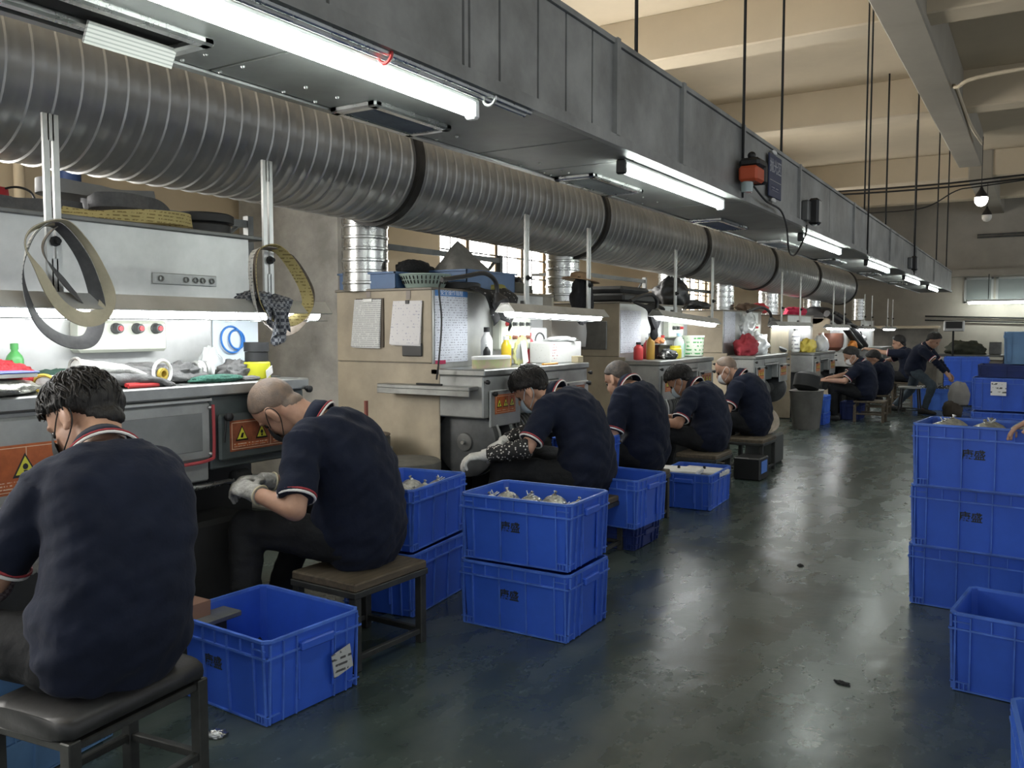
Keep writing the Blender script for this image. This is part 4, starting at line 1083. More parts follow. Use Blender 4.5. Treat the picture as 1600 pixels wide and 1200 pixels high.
def person(label, pel, neck, head, look, face=(-1, 0, 0), lean_side=0, S=1.0, hands=None, feet=None, vox=.0075,
           hair='short', hair_m=None, mask=None, gloves=None, oversleeves=None, skin=None, trousers=None, elbow_pole=None,
           knee_pole=None, curl=.9, up=None, sleeve_len=.62, shw=.175, belly=0.0, group='factory workers', shrug=0.0, bulge=.07, collar=True):
    """everything in world metres: pel = pelvis centre, neck = base of the neck, head = head centre, look = face direction"""
    pel, neck, head = Vector(pel), Vector(neck), Vector(head)
    f = Vector(face); f.z = 0; f.normalize(); lf = Vector((0, 0, 1)).cross(f)      # lf = the person's left
    skin = skin or M_skin; trousers = trousers or M_trou; hair_m = hair_m or M_hair
    root = thing('person', label, 'person', (pel.x, pel.y, 0), 0, group)
    spine = (neck - pel).normalized()
    back = -(f - spine * f.dot(spine)).normalized()
    mid = (pel + neck) / 2 + back * (bulge * S)
    # spine curve
    def sp(t): return pel * (1 - t) ** 2 + (2 * mid - (pel + neck) / 2) * (2 * t * (1 - t)) + neck * t * t
    def tang(t): return (sp(min(1, t + .05)) - sp(max(0, t - .05))).normalized()
    shl = {}
    ntop = tang(.95); shc = sp(.93)
    for s in (1, -1): shl[s] = shc + lf * (s * shw * S) - ntop * (.05 * S) + f * (.02 * S) + Vector((0, 0, shrug + lean_side * s))
    hipj = {s: pel + lf * (s * .095 * S) for s in (1, -1)}
    UA, FA, TH, SH = .285 * S, .255 * S, .42 * S, .42 * S
    hands = hands or {}; feet = feet or {}
    arm = {}
    for s in (1, -1):
        w = hands.get(s, (shc + f * .35 + lf * (s * .12) - Vector((0, 0, .3))))
        pole = (elbow_pole or {}).get(s, lf * s * .7 - f * .4 + Vector((0, 0, -.8)))
        e, w2 = ik(shl[s], w, UA, FA, pole); arm[s] = (shl[s], e, w2)
    leg = {}
    for s in (1, -1):
        a = feet.get(s, pel + f * .42 + lf * (s * .14)); a = Vector(a); a.z = max(a.z, .075)
        pole = (knee_pole or {}).get(s, f * .6 + Vector((0, 0, .9)) + lf * (s * .35))
        k, a2 = ik(hipj[s], a, TH, SH, pole); leg[s] = (hipj[s], k, a2)
    # torso sections (t, half width, half depth)
    TS = [(0.0, .165, .125), (.12, .172, .132), (.3, .158, .122), (.5, .162, .12), (.7, .178, .122), (.84, .172, .11), (.93, .135, .09), (1.0, .07, .065)]
    def torso(mb, infl=0.0, t0=0.0, t1=1.0, loose=0.0):
        secs = []
        for t, w, d in TS:
            if t < t0 - 1e-6 or t > t1 + 1e-6: continue
            tg = tang(t); bx = lf - tg * lf.dot(tg); bx.normalize(); by = tg.cross(bx)
            lo = loose * (1 - t) ; bel = belly * math.exp(-((t - .25) / .25) ** 2)
            secs.append((sp(t) + by * 0 + f * (bel * .5), bx * (w * S + infl + lo), by * (d * S + infl + lo + bel * .5)))
        # round the bottom off
        c, ax, ay = secs[0]
        if t0 <= 0: secs = [(c - tang(0) * (.10 * S), ax * .55, ay * .55), (c - tang(0) * (.07 * S), ax * .85, ay * .85)] + secs
        mb.loft(secs, 24, power=.85)
    look = Vector(look).normalized()
    U0 = Vector(up) if up else (head - neck).normalized() * .6 + Vector((0, 0, .6))
    U = (U0 - look * U0.dot(look)).normalized(); Lh = U.cross(look)
    hs = 1.04 * S
    HP = lambda x, y, z: head + look * (x * hs) + Lh * (y * hs) + U * (z * hs)
    HA = lambda x, y, z: (look * (x * hs), Lh * (y * hs), U * (z * hs))
    # ---- body: one continuous skin surface
    b = MB(); torso(b, -.006)
    capsule(b, neck - tang(1) * .04, HP(-.03, 0, -.06), .062 * S, .056 * S)
    b.ell(HP(0, 0, .028), HA(.097, .077, .09), 20, 14)
    b.ell(HP(.028, 0, -.045), HA(.068, .061, .082), 18, 12)
    b.ell(HP(.06, 0, -.105), HA(.03, .032, .022), 12, 8)
    b.ell(HP(-.03, 0, -.05), HA(.06, .058, .06), 14, 10)
    b.ell(HP(.1, 0, -.03), HA(.02, .0135, .026), 12, 8); b.ell(HP(.088, 0, -.005), HA(.014, .009, .03), 10, 8)
    b.ell(HP(.08, 0, .012), HA(.02, .055, .012), 12, 8)
    b.ell(HP(.09, 0, -.072), HA(.013, .025, .007), 10, 6); b.ell(HP(.088, 0, -.083), HA(.012, .022, .007), 10, 6)
    for s in (1, -1):
        b.ell(HP(-.008, s * .081, -.018), (look * (.023 * hs) - Lh * (s * .008), Lh * (.010 * hs), U * (.036 * hs)), 12, 8)
        b.ell(HP(.0, s * .080, -.046), HA(.010, .009, .014), 8, 6)
        sh, e, w = arm[s]
        capsule(b, sh, e, .05 * S, .041 * S); capsule(b, e, w, .042 * S, .027 * S)
        dirn = (w - e).normalized()
        hd = (hands.get(('dir', s)) if hands.get(('dir', s)) is not None else dirn); pn = hands.get(('palm', s)) if hands.get(('palm', s)) is not None else Vector((0, 0, -1)) - lf * (s * .5)
        hand(b, w, hd, pn, 1 if Vector(hd).cross(Vector(pn)).dot(-lf * s) > 0 else -1, S * .98, curl)
        h, k, a = leg[s]
        capsule(b, h, k, .075 * S, .052 * S); capsule(b, k, a, .055 * S, .036 * S)
        capsule(b, a + Vector((0, 0, -.03)), a + f * (.14 * S) + Vector((0, 0, -.045)), .034 * S, .028 * S)
    obj_from(remeshed(b, vox, 3), 'body', skin, root)
    for s in (1, -1):
        MB().sph(HP(.079, s * .03, -.008), .0115 * hs, 10, 6).build('eye', M_eye, root)
    # ---- hair
    if hair:
        P = dict(short=(.016, -1.0, .45, -.25, .005), thick=(.024, -.92, .36, -.24, .012), crop=(.006, -.9, .52, -.15, .002), shave=(.0022, -.95, .58, -.15, .0008), bald=(.0016, -.8, .95, -.05, .0005))[hair]
        hair_mesh(head, look, U, Lh, hs, P[0], P[1], P[2], P[3], P[4], seed=sum(map(ord, label)) % 17).build('hair', hair_m, root, smooth=True)
        if hair in ('thick', 'short') and vox < .009:
            lk = MB(); rnd = random.Random(5)
            for q in range(420):
                az = rnd.uniform(0, 2 * math.pi); el0 = rnd.uniform(.2, 1.45); c = math.cos(az); lim = P[2] * max(0, c) ** 1.5 + P[1] * max(0, -c) ** .8 + P[3] * (1 - abs(c))
                el1 = max(el0 - rnd.uniform(.5, .8), lim + rnd.uniform(-.12, .2)); pts = []
                for k in range(6):
                    e = el0 + (el1 - el0) * k / 5; a = az + .10 * math.sin(k * .8 + q) * (1 if q % 2 else -1)
                    d = Vector((math.cos(e) * math.cos(a), math.cos(e) * math.sin(a), math.sin(e))); rr = 0
                    for cx, cz, ax, ay, az_ in ((0, 0, .0975, .0775, .0905), (-.03, -.078, .061, .059, .061)):
                        o = Vector((-cx / ax, 0, -cz / az_)); w_ = Vector((d.x / ax, d.y / ay, d.z / az_))
                        A_, B_, C_ = w_.dot(w_), w_.dot(o), o.dot(o) - 1; D_ = B_ * B_ - A_ * C_
                        if D_ > 0: rr = max(rr, (-B_ + math.sqrt(D_)) / A_)
                    rr += P[0] * (.95 - .35 * max(0, min(1, (lim + .45 - e) / .45))) + .003 * math.sin(q * 1.7) - (.004 if k == 0 else 0)
                    pts.append(HP(d.x * rr, d.y * rr, .028 + d.z * rr))
                lk.tube(pts, [.0012, .0032, .0036, .0034, .0024, .0007], 5)
            lk.build('hair_locks', hair_m, root, smooth=True)['kind'] = 'stuff'
    # ---- polo shirt
    sm = MB(); torso(sm, .016, 0, .97, .014)
    for s in (1, -1):
        sh, e, w = arm[s]
        sm.sph(sh - lf * (s * .02), .078 * S, 16, 10)
        capsule(sm, shc - ntop * (.05 * S), sh - lf * (s * .03), .095 * S, .078 * S)
        end = sh + (e - sh) * (sleeve_len + .22)
        u, v = sm.frame(e - sh)
        sm.loft([(sh, u * .078 * S, v * .078 * S), (sh + (end - sh) * .5, u * .073 * S, v * .073 * S), (end, u * .068 * S, v * .068 * S)], 20)
    sd = sum(map(ord, label)) % 100
    def folds(p):
        q = p - pel; a = q.dot(lf); c = q.dot(spine)
        v = noise.noise(Vector((a * 5 + sd, c * 13 - abs(a) * 14, q.dot(f) * 5))) + .6 * noise.noise(Vector((a * 11, c * 26 + a * 12 + sd, q.dot(f) * 9)))
        low = 1 + 1.2 * max(0, .5 - c / (neck - pel).length)
        return .0088 * low * S * v
    obj_from(remeshed(sm, max(vox * 1.25, .009), 5, folds), 'polo_shirt', M_navy, root)
    for s in (1, -1):
        sh, e, w = arm[s]; end = sh + (e - sh) * (sleeve_len + .22)
        d = (e - sh).normalized()
        MB().ring(end - d * .004, d, .0665 * S, .0055, 28, 6).build('sleeve_trim', M_trim_w, root)
        MB().ring(end - d * .015, d, .0690 * S, .0042, 28, 6).build('sleeve_trim', M_trim_r, root)
    if collar:
        nd = (HP(-.03, 0, -.06) - neck).normalized(); nd = (nd + tang(1)).normalized()
        u = (lf - nd * lf.dot(nd)).normalized(); v = nd.cross(u)         # v points backward
        if v.dot(back) < 0: v = -v
        n = 28; lo = []; hi = []; lo2 = []
        for i in range(n + 1):
            a = math.radians(-150 + 300 * i / n)
            e = v * math.cos(a) + u * math.sin(a)
            bk = math.cos(a)
            lo.append(neck + e * (.098 * S) - nd * (.014 * S) - nd * (.03 * S * (1 - bk) / 2))
            hi.append(neck + e * (.074 * S) + nd * (.034 * S + .014 * S * bk))
        vs = []; fs = []
        cm = MB()
        for i in range(n + 1): vs += [lo[i], (lo[i] + hi[i]) / 2 + (lo[i] - neck).normalized() * .006, hi[i], hi[i] - (hi[i] - neck).normalized() * .006, lo[i] - (lo[i] - neck).normalized() * .006]
        for i in range(n):
            for k in range(5):
                l = (k + 1) % 5; fs.append((i * 5 + k, i * 5 + l, (i + 1) * 5 + l, (i + 1) * 5 + k))
        col = cm.add(vs, fs).build('collar', M_navy, root, smooth=True)
        MB().tube([p + (p - neck).normalized() * .003 for p in lo], .0042, 6).build('collar_trim', M_trim_w, col)
        MB().tube([p + (p - neck).normalized() * .005 + nd * .009 for p in lo], .0028, 6).build('collar_trim', M_trim_r, col)
    # ---- trousers and shoes
    tm = MB(); torso(tm, .010, 0, .3)
    for s in (1, -1):
        h, k, a = leg[s]
        capsule(tm, h, k, .096 * S, .07 * S); 
        u, v = tm.frame(a - k)
        capsule(tm, k, k + (a - k) * .5, .071 * S, .062 * S)
        tm.loft([(k + (a - k) * .2, u * .066 * S, v * .066 * S), (k + (a - k) * .97, u * .055 * S, v * .055 * S)], 16)
    def tf(p):
        return .007 * S * (noise.noise(p * 14 + Vector((sd, 0, 0))) + .6 * noise.noise(Vector((p.x * 10, p.y * 10, p.z * 34))))
    obj_from(remeshed(tm, max(vox * 1.4, .011), 4, tf), 'trousers', trousers, root)
    for s in (1, -1):
        h, k, a = leg[s]; fd = (f + lf * (s * .15)).normalized(); sx = Vector((0, 0, 1)).cross(fd)
        secs = []
        for t, w, z0, z1 in ((-.085, .028, .005, .06), (-.07, .038, 0, .085), (0, .042, 0, .105), (.06, .043, 0, .085), (.12, .047, 0, .065), (.17, .042, 0, .055), (.195, .024, .008, .04)):
            c = a + fd * (t * S); c.z = a.z - .075 + (z0 + z1) / 2
            secs.append((c, sx * (w * S), Vector((0, 0, (z1 - z0) / 2))))
        MB().loft(secs, 16, power=.8).build('shoe', M_shoe, root)
    # ---- mask, gloves, oversleeves
    if mask:
        mm = MB(); vs = []; fs = []; n, m = 18, 10
        for k in range(m + 1):
            for i in range(n + 1):
                az = math.radians(-68 + 136 * i / n); el = math.radians(-62 + 100 * k / m)
                vs.append(HP(.035 + .083 * math.cos(az) * math.cos(el) * (1.0 if el < .2 else .97), .0705 * math.sin(az), -.063 + .062 * math.sin(el) * (1 if k else 1)))
        for k in range(m):
            for i in range(n): fs.append((k * (n + 1) + i, k * (n + 1) + i + 1, (k + 1) * (n + 1) + i + 1, (k + 1) * (n + 1) + i))
        mk = mm.add(vs, fs).build('face_mask', mask, root, smooth=True)
        for s in (1, -1):
            MB().tube(catmull([HP(.055, s * .067, -.035), HP(.02, s * .078, -.005), HP(-.015, s * .085, .012), HP(-.032, s * .083, -.012), HP(-.015, s * .077, -.05), HP(.05, s * .065, -.09)], 4), .0022, 5).build('ear_loop', mask, mk)
    for s in (1, -1):
        sh, e, w = arm[s]; d = (w - e).normalized()
        hd = (hands.get(('dir', s)) if hands.get(('dir', s)) is not None else d); pn = hands.get(('palm', s)) if hands.get(('palm', s)) is not None else Vector((0, 0, -1)) - lf * (s * .5)
        if gloves:
            g = MB(); hand(g, w, hd, pn, 1 if Vector(hd).cross(Vector(pn)).dot(-lf * s) > 0 else -1, S * .98, curl, .0032)
            u, v = g.frame(d); g.loft([(w + d * .01, u * .034 * S, v * .034 * S), (w - d * .02, u * .036 * S, v * .036 * S), (w - d * .055 * S, u * .037 * S, v * .037 * S)], 16)
            go = obj_from(remeshed(g, max(.0055, vox * .8), 2), 'glove', gloves, root)
            MB().ring(w - d * .05 * S, d, .036 * S, .005, 20, 6).build('glove_cuff', mat('cream_knit_cuff', (.5, .45, .32), .9), go)
        if oversleeves and s in oversleeves:
            g = MB(); u, v = g.frame(d); secs = []
            for q in range(15):
                t = q / 14; r = (.058 - .016 * t + .005 * math.sin(q * 2.1) + .003 * math.sin(q * 4.7)) * S
                if q in (0, 14): r *= .84
                secs.append((e + (w - e) * (-.08 + 1.0 * t), u * r, v * r))
            g.loft(secs, 20).build('oversleeve', oversleeves[s], root, smooth=True)
    return root
M_dots = pattern_mat('black_dotted_fabric', 'dots', (.012, .012, .013), (.6, .58, .55), 55, .8, .28)
M_plaid = pattern_mat('red_plaid_fabric', 'check', (.20, .05, .06), (.42, .34, .34), 90)
M_gplaid = pattern_mat('grey_red_check_fabric', 'check', (.06, .04, .045), (.15, .12, .125), 110)
# --- worker 1, back to the camera at the left
person('worker in navy polo sitting back to camera at far left', (-2.14, 1.37, .50), (-2.31, 1.49, .985), (-2.46, 1.53, 1.085), (-.74, -.30, -.60),
       face=(-1, .12, 0), S=1.06, hands={1: V(-2.66, 1.20, .60), -1: V(-2.8, 1.62, .62)}, feet={1: V(-2.6, 1.18, .08), -1: V(-2.68, 1.62, .08)},
       hair='thick', mask=M_mask_b, gloves=M_glove, oversleeves={1: M_gplaid, -1: M_gplaid}, vox=.0065, elbow_pole={1: V(.35, -.4, -.9), -1: V(.1, .1, -1)}, shw=.15, bulge=.085)
# --- worker 2, cropped head, holding a part against the roller
person('stout worker with shaved head bending toward the steel shaft', (-2.47, 2.77, .46), (-2.645, 2.69, .955), (-2.785, 2.605, 1.02), (-.62, .02, -.78), up=(-.45, -.38, .8),
       face=(-1, -.22, 0), S=1.07, hands={1: V(-2.72, 2.40, .69), -1: V(-2.84, 2.56, .70)}, feet={1: V(-2.78, 2.40, .08), -1: V(-2.98, 2.75, .08)},
       hair='shave', hair_m=M_shave, gloves=M_glove, mask=M_mask_b, vox=.0065, elbow_pole={1: V(.3, -.5, -.85), -1: V(0, .9, -.6)}, belly=.05, shw=.18, bulge=.10,
       knee_pole={1: V(-.7, -.1, .9), -1: V(-.6, .4, .8)})
# --- worker 3, at the wheel of station 2
person('worker with full black hair and pale mask at the round wheel', (-2.36, 4.66, .46), (-2.585, 4.70, .935), (-2.74, 4.67, .975), (-.80, -.14, -.66),
       S=1.06, hands={1: V(-2.82, 4.25, .60), -1: V(-2.86, 4.38, .62), ('dir', 1): V(-.85, -.45, -.12), ('palm', 1): V(.2, .3, -1)}, feet={1: V(-2.85, 4.35, .08), -1: V(-2.85, 4.85, .08)}, hair='thick', mask=M_mask,
       gloves=M_glove_w, oversleeves={1: M_dots, -1: M_dots}, vox=.007, elbow_pole={1: V(.4, -.6, -.8), -1: V(0, .9, -.6)}, bulge=.09)
# --- workers 4 and 5, side by side at station 3
person('worker with cropped hair and red checked oversleeve, behind the tall blue crate', (-2.40, 5.66, .46), (-2.54, 5.70, .94), (-2.635, 5.75, .99), (-.88, .22, -.46),
       S=1.05, hands={1: V(-2.78, 5.42, .55), -1: V(-2.86, 5.8, .6)}, feet={1: V(-2.8, 5.4, .08), -1: V(-2.85, 5.85, .08)}, hair='crop', hair_m=M_crop,
       oversleeves={1: M_plaid, -1: M_plaid}, vox=.008, elbow_pole={1: V(.5, -.5, -.8), -1: V(0, .9, -.6)}, skin=M_skin)
person('worker with black hair and mask looking down, middle of three', (-2.40, 7.05, .42), (-2.56, 7.12, .85), (-2.69, 7.14, .90), (-.80, -.1, -.64),
       S=1.05, hands={1: V(-2.82, 6.75, .58), -1: V(-2.86, 7.0, .58)}, feet={1: V(-2.85, 6.8, .08), -1: V(-2.85, 7.2, .08)}, hair='thick', mask=M_mask, skin=M_skin_t, vox=.0085, bulge=.08)
person('bald worker with white mask, right of three in a row', (-2.38, 8.3, .43), (-2.53, 8.32, .88), (-2.655, 8.32, .955), (-.88, -.14, -.46),
       S=1.05, hands={1: V(-2.8, 7.95, .56), -1: V(-2.84, 8.3, .58)}, feet={1: V(-2.8, 8.05, .08), -1: V(-2.8, 8.5, .08)}, hair='bald', hair_m=M_shave, mask=M_mask_w, vox=.009)
# --- workers farther along
person('worker on wooden stool looking at a part in his hands', (-2.24, 13.45, .40), (-2.33, 13.45, .86), (-2.42, 13.42, .96), (-.86, -.35, -.42),
       S=1.04, hands={1: V(-2.72, 13.15, .60), -1: V(-2.74, 13.35, .62)}, feet={1: V(-2.62, 13.25, .08), -1: V(-2.66, 13.6, .08)}, hair='short', mask=M_mask_w, vox=.011)
person('worker hunched behind the man on the wooden stool', (-2.22, 14.75, .42), (-2.24, 14.7, .82), (-2.31, 14.68, .89), (-.86, -.1, -.52),
       S=1.03, hands={1: V(-2.7, 14.5, .6), -1: V(-2.7, 14.8, .6)}, feet={1: V(-2.65, 14.6, .08), -1: V(-2.65, 15, .08)}, hair='short', vox=.012)
person('seated worker stretching an arm out, partly behind the bending man', (-2.1, 16.9, .5), (-2.2, 16.85, .98), (-2.24, 16.85, 1.11), (-.97, 0, -.2),
       S=1.03, hands={1: V(-2.85, 16.7, 1.0), -1: V(-2.7, 17.1, .7)}, feet={1: V(-2.6, 16.7, .08), -1: V(-2.6, 17.1, .08)}, hair='short', vox=.013)
# --- bending man over the round stool
person('standing worker in navy shirt and jeans bending to the right', (-1.78, 15.25, .69), (-1.60, 15.2, 1.08), (-1.515, 15.17, 1.18), (.80, -.2, -.5),
       face=(.95, -.15, 0), S=.96, hands={-1: V(-1.16, 14.95, .52), 1: V(-1.3, 15.5, .62)}, feet={1: V(-2.10, 15.35, .08), -1: V(-1.60, 14.95, .08)}, hair='short', vox=.012,
       trousers=M_jean, oversleeves={-1: M_navy, 1: M_navy}, elbow_pole={-1: V(.1, -.6, .5), 1: V(0, .9, .2)}, knee_pole={1: V(.3, .5, .1), -1: V(1, -.3, .1)}, bulge=.05)
# --- hand and forearm resting on the tall right stack
t = thing('person', 'bare hand of a person resting on the right crate rim', 'person', (.1, 4.45, 0), 0, 'factory workers')
b = MB(); w = V(.015, 4.43, .945); d = V(-.9, -.10, -.10).normalized()
capsule(b, V(.42, 4.62, 1.06), w, .042, .028)
hand(b, w, d, V(-.15, -.1, -1), 1, 1.02, .75)
obj_from(remeshed(b, .0045, 2), 'body', M_skin, t)
g = MB(); g.loft([(V(.42, 4.62, 1.06), V(0, .05, 0), V(0, 0, .05)), (V(.30, 4.575, 1.025), V(0, .05, 0), V(0, 0, .05))], 16)
g.build('sleeve', M_navy, t, smooth=True)
# ================================================================ things on the benches, shelves and floor
def lump(name, label, cat, c, size, m, seed=0, rough=.22, flat=True, group=None, rz=0, freq=2.2, vox=None):
    """soft heap: noisy ellipsoid sitting on its base (c = centre of the base)"""
    n, k2 = 36, 20; vs = []; fs = []; c = Vector(c); R = Matrix.Rotation(rz, 3, 'Z')
    for k in range(k2 + 1):
        e = -math.pi / 2 + math.pi * k / k2
        for i in range(n):
            a = 2 * math.pi * i / n; d = Vector((math.cos(e) * math.cos(a), math.cos(e) * math.sin(a), math.sin(e)))
            q = 1 + rough * (noise.noise(d * freq + Vector((seed * 3.1, 0, 0))) + .6 * noise.noise(d * freq * 2.4 + Vector((0, seed, 0))) + .35 * noise.noise(d * freq * 5 + Vector((0, 0, seed))))
            p = Vector((d.x * q * size[0] / 2, d.y * q * size[1] / 2, d.z * q * size[2] * .62 + size[2] * .38))
            if flat: p.z = max(p.z, 0.001 * (k + 1) * .02)
            vs.append(c + R @ p)
    for k in range(k2):
        for i in range(n):
            j = (i + 1) % n; fs.append((k * n + i, k * n + j, (k + 1) * n + j, (k + 1) * n + i))
    o = MB().add(vs, fs).build(name, m, loc=c, smooth=True)
    return tag(o, label, cat, group)
def simple(name, label, cat, mb, m, loc, smooth=35, group=None):
    return tag(mb.build(name, m, loc=loc, smooth=smooth), label, cat, group)
def bottle(label, p, r, h, m, cap_m, neck=.4, name='bottle', band=None):
    t = thing(name, label, 'bottle', p)
    MB().lathe([(r * .9, 0), (r, .01), (r, h * .66), (r * .85, h * .74), (r * neck, h * .84), (r * neck, h * .9)], p, n=20).build('body', m, t)
    MB().lathe([(r * neck * 1.15, h * .88), (r * neck * 1.15, h), (r * neck * .9, h * 1.01)], p, n=14).build('cap', cap_m, t)
    if band: MB().lathe([(r * 1.01, h * .2), (r * 1.015, h * .55)], p, n=20, cap=False).build('label', band, t)
    return t
def glove_thing(label, p, d, m, cuff_m, roll=0.0, curl=.25, s=1.0):
    t = thing('work_glove', label, 'glove', p, 0, 'used work gloves on the first bench')
    p = Vector(p); d = Vector(d).normalized()
    b = MB(); n = Vector((0, 0, -1)); n = (n + d.cross(Vector((0, 0, 1))) * roll).normalized()
    hand(b, p, d, n, 1, 1.05 * s, curl, .004, .1)
    u, v = b.frame(d); b.loft([(p + d * .02, u * .038, v * .022), (p - d * .04, u * .044, v * .026), (p - d * .10, u * .048, v * .032)], 16)
    obj_from(remeshed(b, .006, 2), 'glove_body', m, t)
    vs = []
    pts = [p - d * .10 + u * (.048 * math.cos(a)) + v * (.032 * math.sin(a)) for a in [2 * math.pi * k / 20 for k in range(21)]]
    MB().tube(pts, .006, 6).build('cuff', cuff_m, t)
B1 = 1.126
M_yk = mat('yellow_knit', (.5, .36, .06), .9); M_gn = mat('green_cloth', (.03, .075, .055), .95, 0, .3, 20, bump=.5, bscale=40)
M_gy = mat('grey_rag', (.17, .17, .17), .95, 0, .45, 16, bump=.6, bscale=30)
M_redm = mat('red_mesh_bag', (.55, .02, .03), .7, 0, .5, 30, bump=.8, bscale=60)
M_clear = mat('clear_plastic', (.75, .78, .78), .15, alpha=.45)
M_tealp = mat('green_pad', (.05, .16, .12), .95, 0, .35, 30, bump=.8, bscale=60)
lump('mesh_bag', 'red mesh bag on the first bench at far left', 'bag', (-3.12, 1.62, B1), (.2, .26, .11), M_redm, 1, .3)
lump('folded_cloth', 'dark green cloth behind the gloves on the first bench', 'cloth', (-3.2, 1.86, B1), (.1, .2, .07), M_gn, 2, .25)
t = bottle('green pump bottle behind the red mesh bag', Vector((-3.22, 1.74, B1)), .03, .17, mat('green_plastic', (.07, .3, .08), .4), mat('green_plastic', (.07, .3, .08), .4), .4, 'pump_bottle')
t = thing('notebook', 'blue and white notebook lying on the wrapped pack', 'notebook', (-3.0, 1.5, B1 + .06))
MB().bev((-3.1, 1.3, B1 + .06), (-2.93, 1.66, B1 + .075), .003).build('pages', M_paper, t); MB().bev((-3.105, 1.295, B1 + .075), (-2.925, 1.665, B1 + .08), .002).build('cover', mat('blue_cover', (.1, .15, .5), .5), t)
lump('wrapped_pack', 'plastic wrapped grey pack under the notebook', 'pack', (-3.01, 1.5, B1), (.24, .4, .058), M_foil, 3, .15)
glove_thing('grey white work glove with yellow cuff, leftmost on the bench', (-3.03, 1.82, B1 + .035), (-.25, .9, .05), M_glove_w, M_yk)
glove_thing('grey white work glove lying on top of the glove pile', (-3.06, 1.98, B1 + .075), (.1, .95, -.08), M_glove_w, M_glove)
glove_thing('dirty grey work glove under the pile by the red pliers', (-2.99, 2.03, B1 + .03), (.2, .9, 0), M_gy, M_yk)
glove_thing('dark grey work glove behind the white ring', (-3.12, 2.12, B1 + .05), (-.2, .9, .05), M_gy, M_glove)
glove_thing('dark grey glove against the control box', (-3.2, 2.2, B1 + .06), (.1, .95, .1), M_gy, M_gy)
lump('rag', 'crumpled grey rag in the middle of the first bench', 'rag', (-3.12, 2.36, B1), (.16, .26, .08), M_gy, 5, .4)
lump('rag', 'dark rag beneath the white glove pile', 'rag', (-3.06, 2.12, B1), (.14, .16, .06), M_gy, 6, .4)
t = thing('mug', 'white ring handled mug lying among the gloves', 'mug', (-3.04, 2.2, B1))
MB().ring((-3.0, 2.2, B1 + .05), (1, .2, 0), .048, .007, 24, 8).build('handle', M_white, t)
MB().lathe([(.02, 0), (.024, .006), (.024, .02), (.014, .02), (.014, 0)], (-3.0, 2.19, B1 + .045), (1, .2, 0), 18).build('tape_core', M_yk, t)
t = thing('pliers', 'red handled pliers at the bench edge', 'pliers', (-2.93, 2.08, B1))
MB().tube(catmull([(-2.93, 2.0, B1 + .008), (-2.925, 2.06, B1 + .008), (-2.93, 2.13, B1 + .008)], 5), .008, 8).build('handle', M_red, t)
MB().tube(catmull([(-2.945, 2.0, B1 + .012), (-2.945, 2.06, B1 + .012), (-2.935, 2.13, B1 + .01)], 5), .008, 8).build('handle', M_red, t)
MB().tube([(-2.935, 2.13, B1 + .01), (-2.94, 2.19, B1 + .01)], [.011, .005], 8).build('jaw', M_steel_d, t)
t = thing('wire_coil', 'coil of white wire on the first bench', 'wire', (-3.1, 2.48, B1))
for k in range(4): MB().ring((-3.1, 2.44 + .022 * k, B1 + .045), (.15, 1, 0), .036, .008, 20, 8).build('turn', M_white if k % 2 else M_steel_l, t)
lump('plastic_bag', 'crumpled clear plastic bag standing on the bench', 'bag', (-3.2, 2.6, B1), (.07, .12, .14), M_clear, 8, .3)
lump('scouring_pad', 'green scouring pad at the bench edge', 'pad', (-2.99, 2.46, B1), (.1, .26, .032), M_tealp, 9, .2)
lump('rag', 'twisted grey rag next to the tape rolls', 'rag', (-3.1, 2.66, B1), (.12, .18, .08), M_gy, 11, .45)
lump('flat_stone', 'flat grey stone by the scouring pad', 'stone', (-2.97, 2.62, B1), (.07, .1, .02), M_gy, 12, .15)
t = thing('tin', 'yellow tin with a white price label on the first bench', 'tin', (-3.06, 2.74, B1))
MB().lathe([(.058, 0), (.06, .004), (.06, .07), (.055, .075)], (-3.06, 2.74, B1), n=24).build('body', mat('yellow_tin', (.58, .58, .03), .45), t)
MB().box((-3.0, 2.76, B1 + .03), (.004, .08, .035), Matrix.Rotation(.5, 3, 'Z') @ Matrix.Rotation(.25, 3, 'X')).build('price_label', M_paper, t, smooth=False)
for k, (r, lb) in enumerate(((.052, 'lower black tape roll on the yellow tin'), (.056, 'upper black tape roll on the yellow tin'))):
    simple('tape_roll', lb, 'tape', MB().lathe([(.028, 0), (r, 0), (r, .042), (.028, .042), (.028, 0)], (-3.06, 2.74, B1 + .078 + .044 * k), n=24, cap=False), M_rubber, (-3.06, 2.74, B1 + .078 + .044 * k))
t = thing('notice_card', 'white card with a blue cable loop on the backboard', 'card', (-3.29, 2.83, 1.2))
MB().bb((-3.298, 2.69, 1.17), (-3.292, 2.96, 1.42)).build('card', mat('pale_blue_card', (.62, .7, .76), .6), t, smooth=False)
for r, dy in ((.062, 0), (.045, .03)): MB().ring((-3.282, 2.79 + dy, 1.30), (1, 0, .1), r, .005, 28, 6).build('cable_loop', mat('blue_cable', (.02, .16, .5), .4), t)
simple('steel_ruler', 'thin steel ruler lying at the right end of the first bench', 'ruler', MB().bev((-3.1, 2.76, B1), (-3.075, 2.9, B1 + .004), .001), M_steel_d, (-3.1, 2.8, B1))
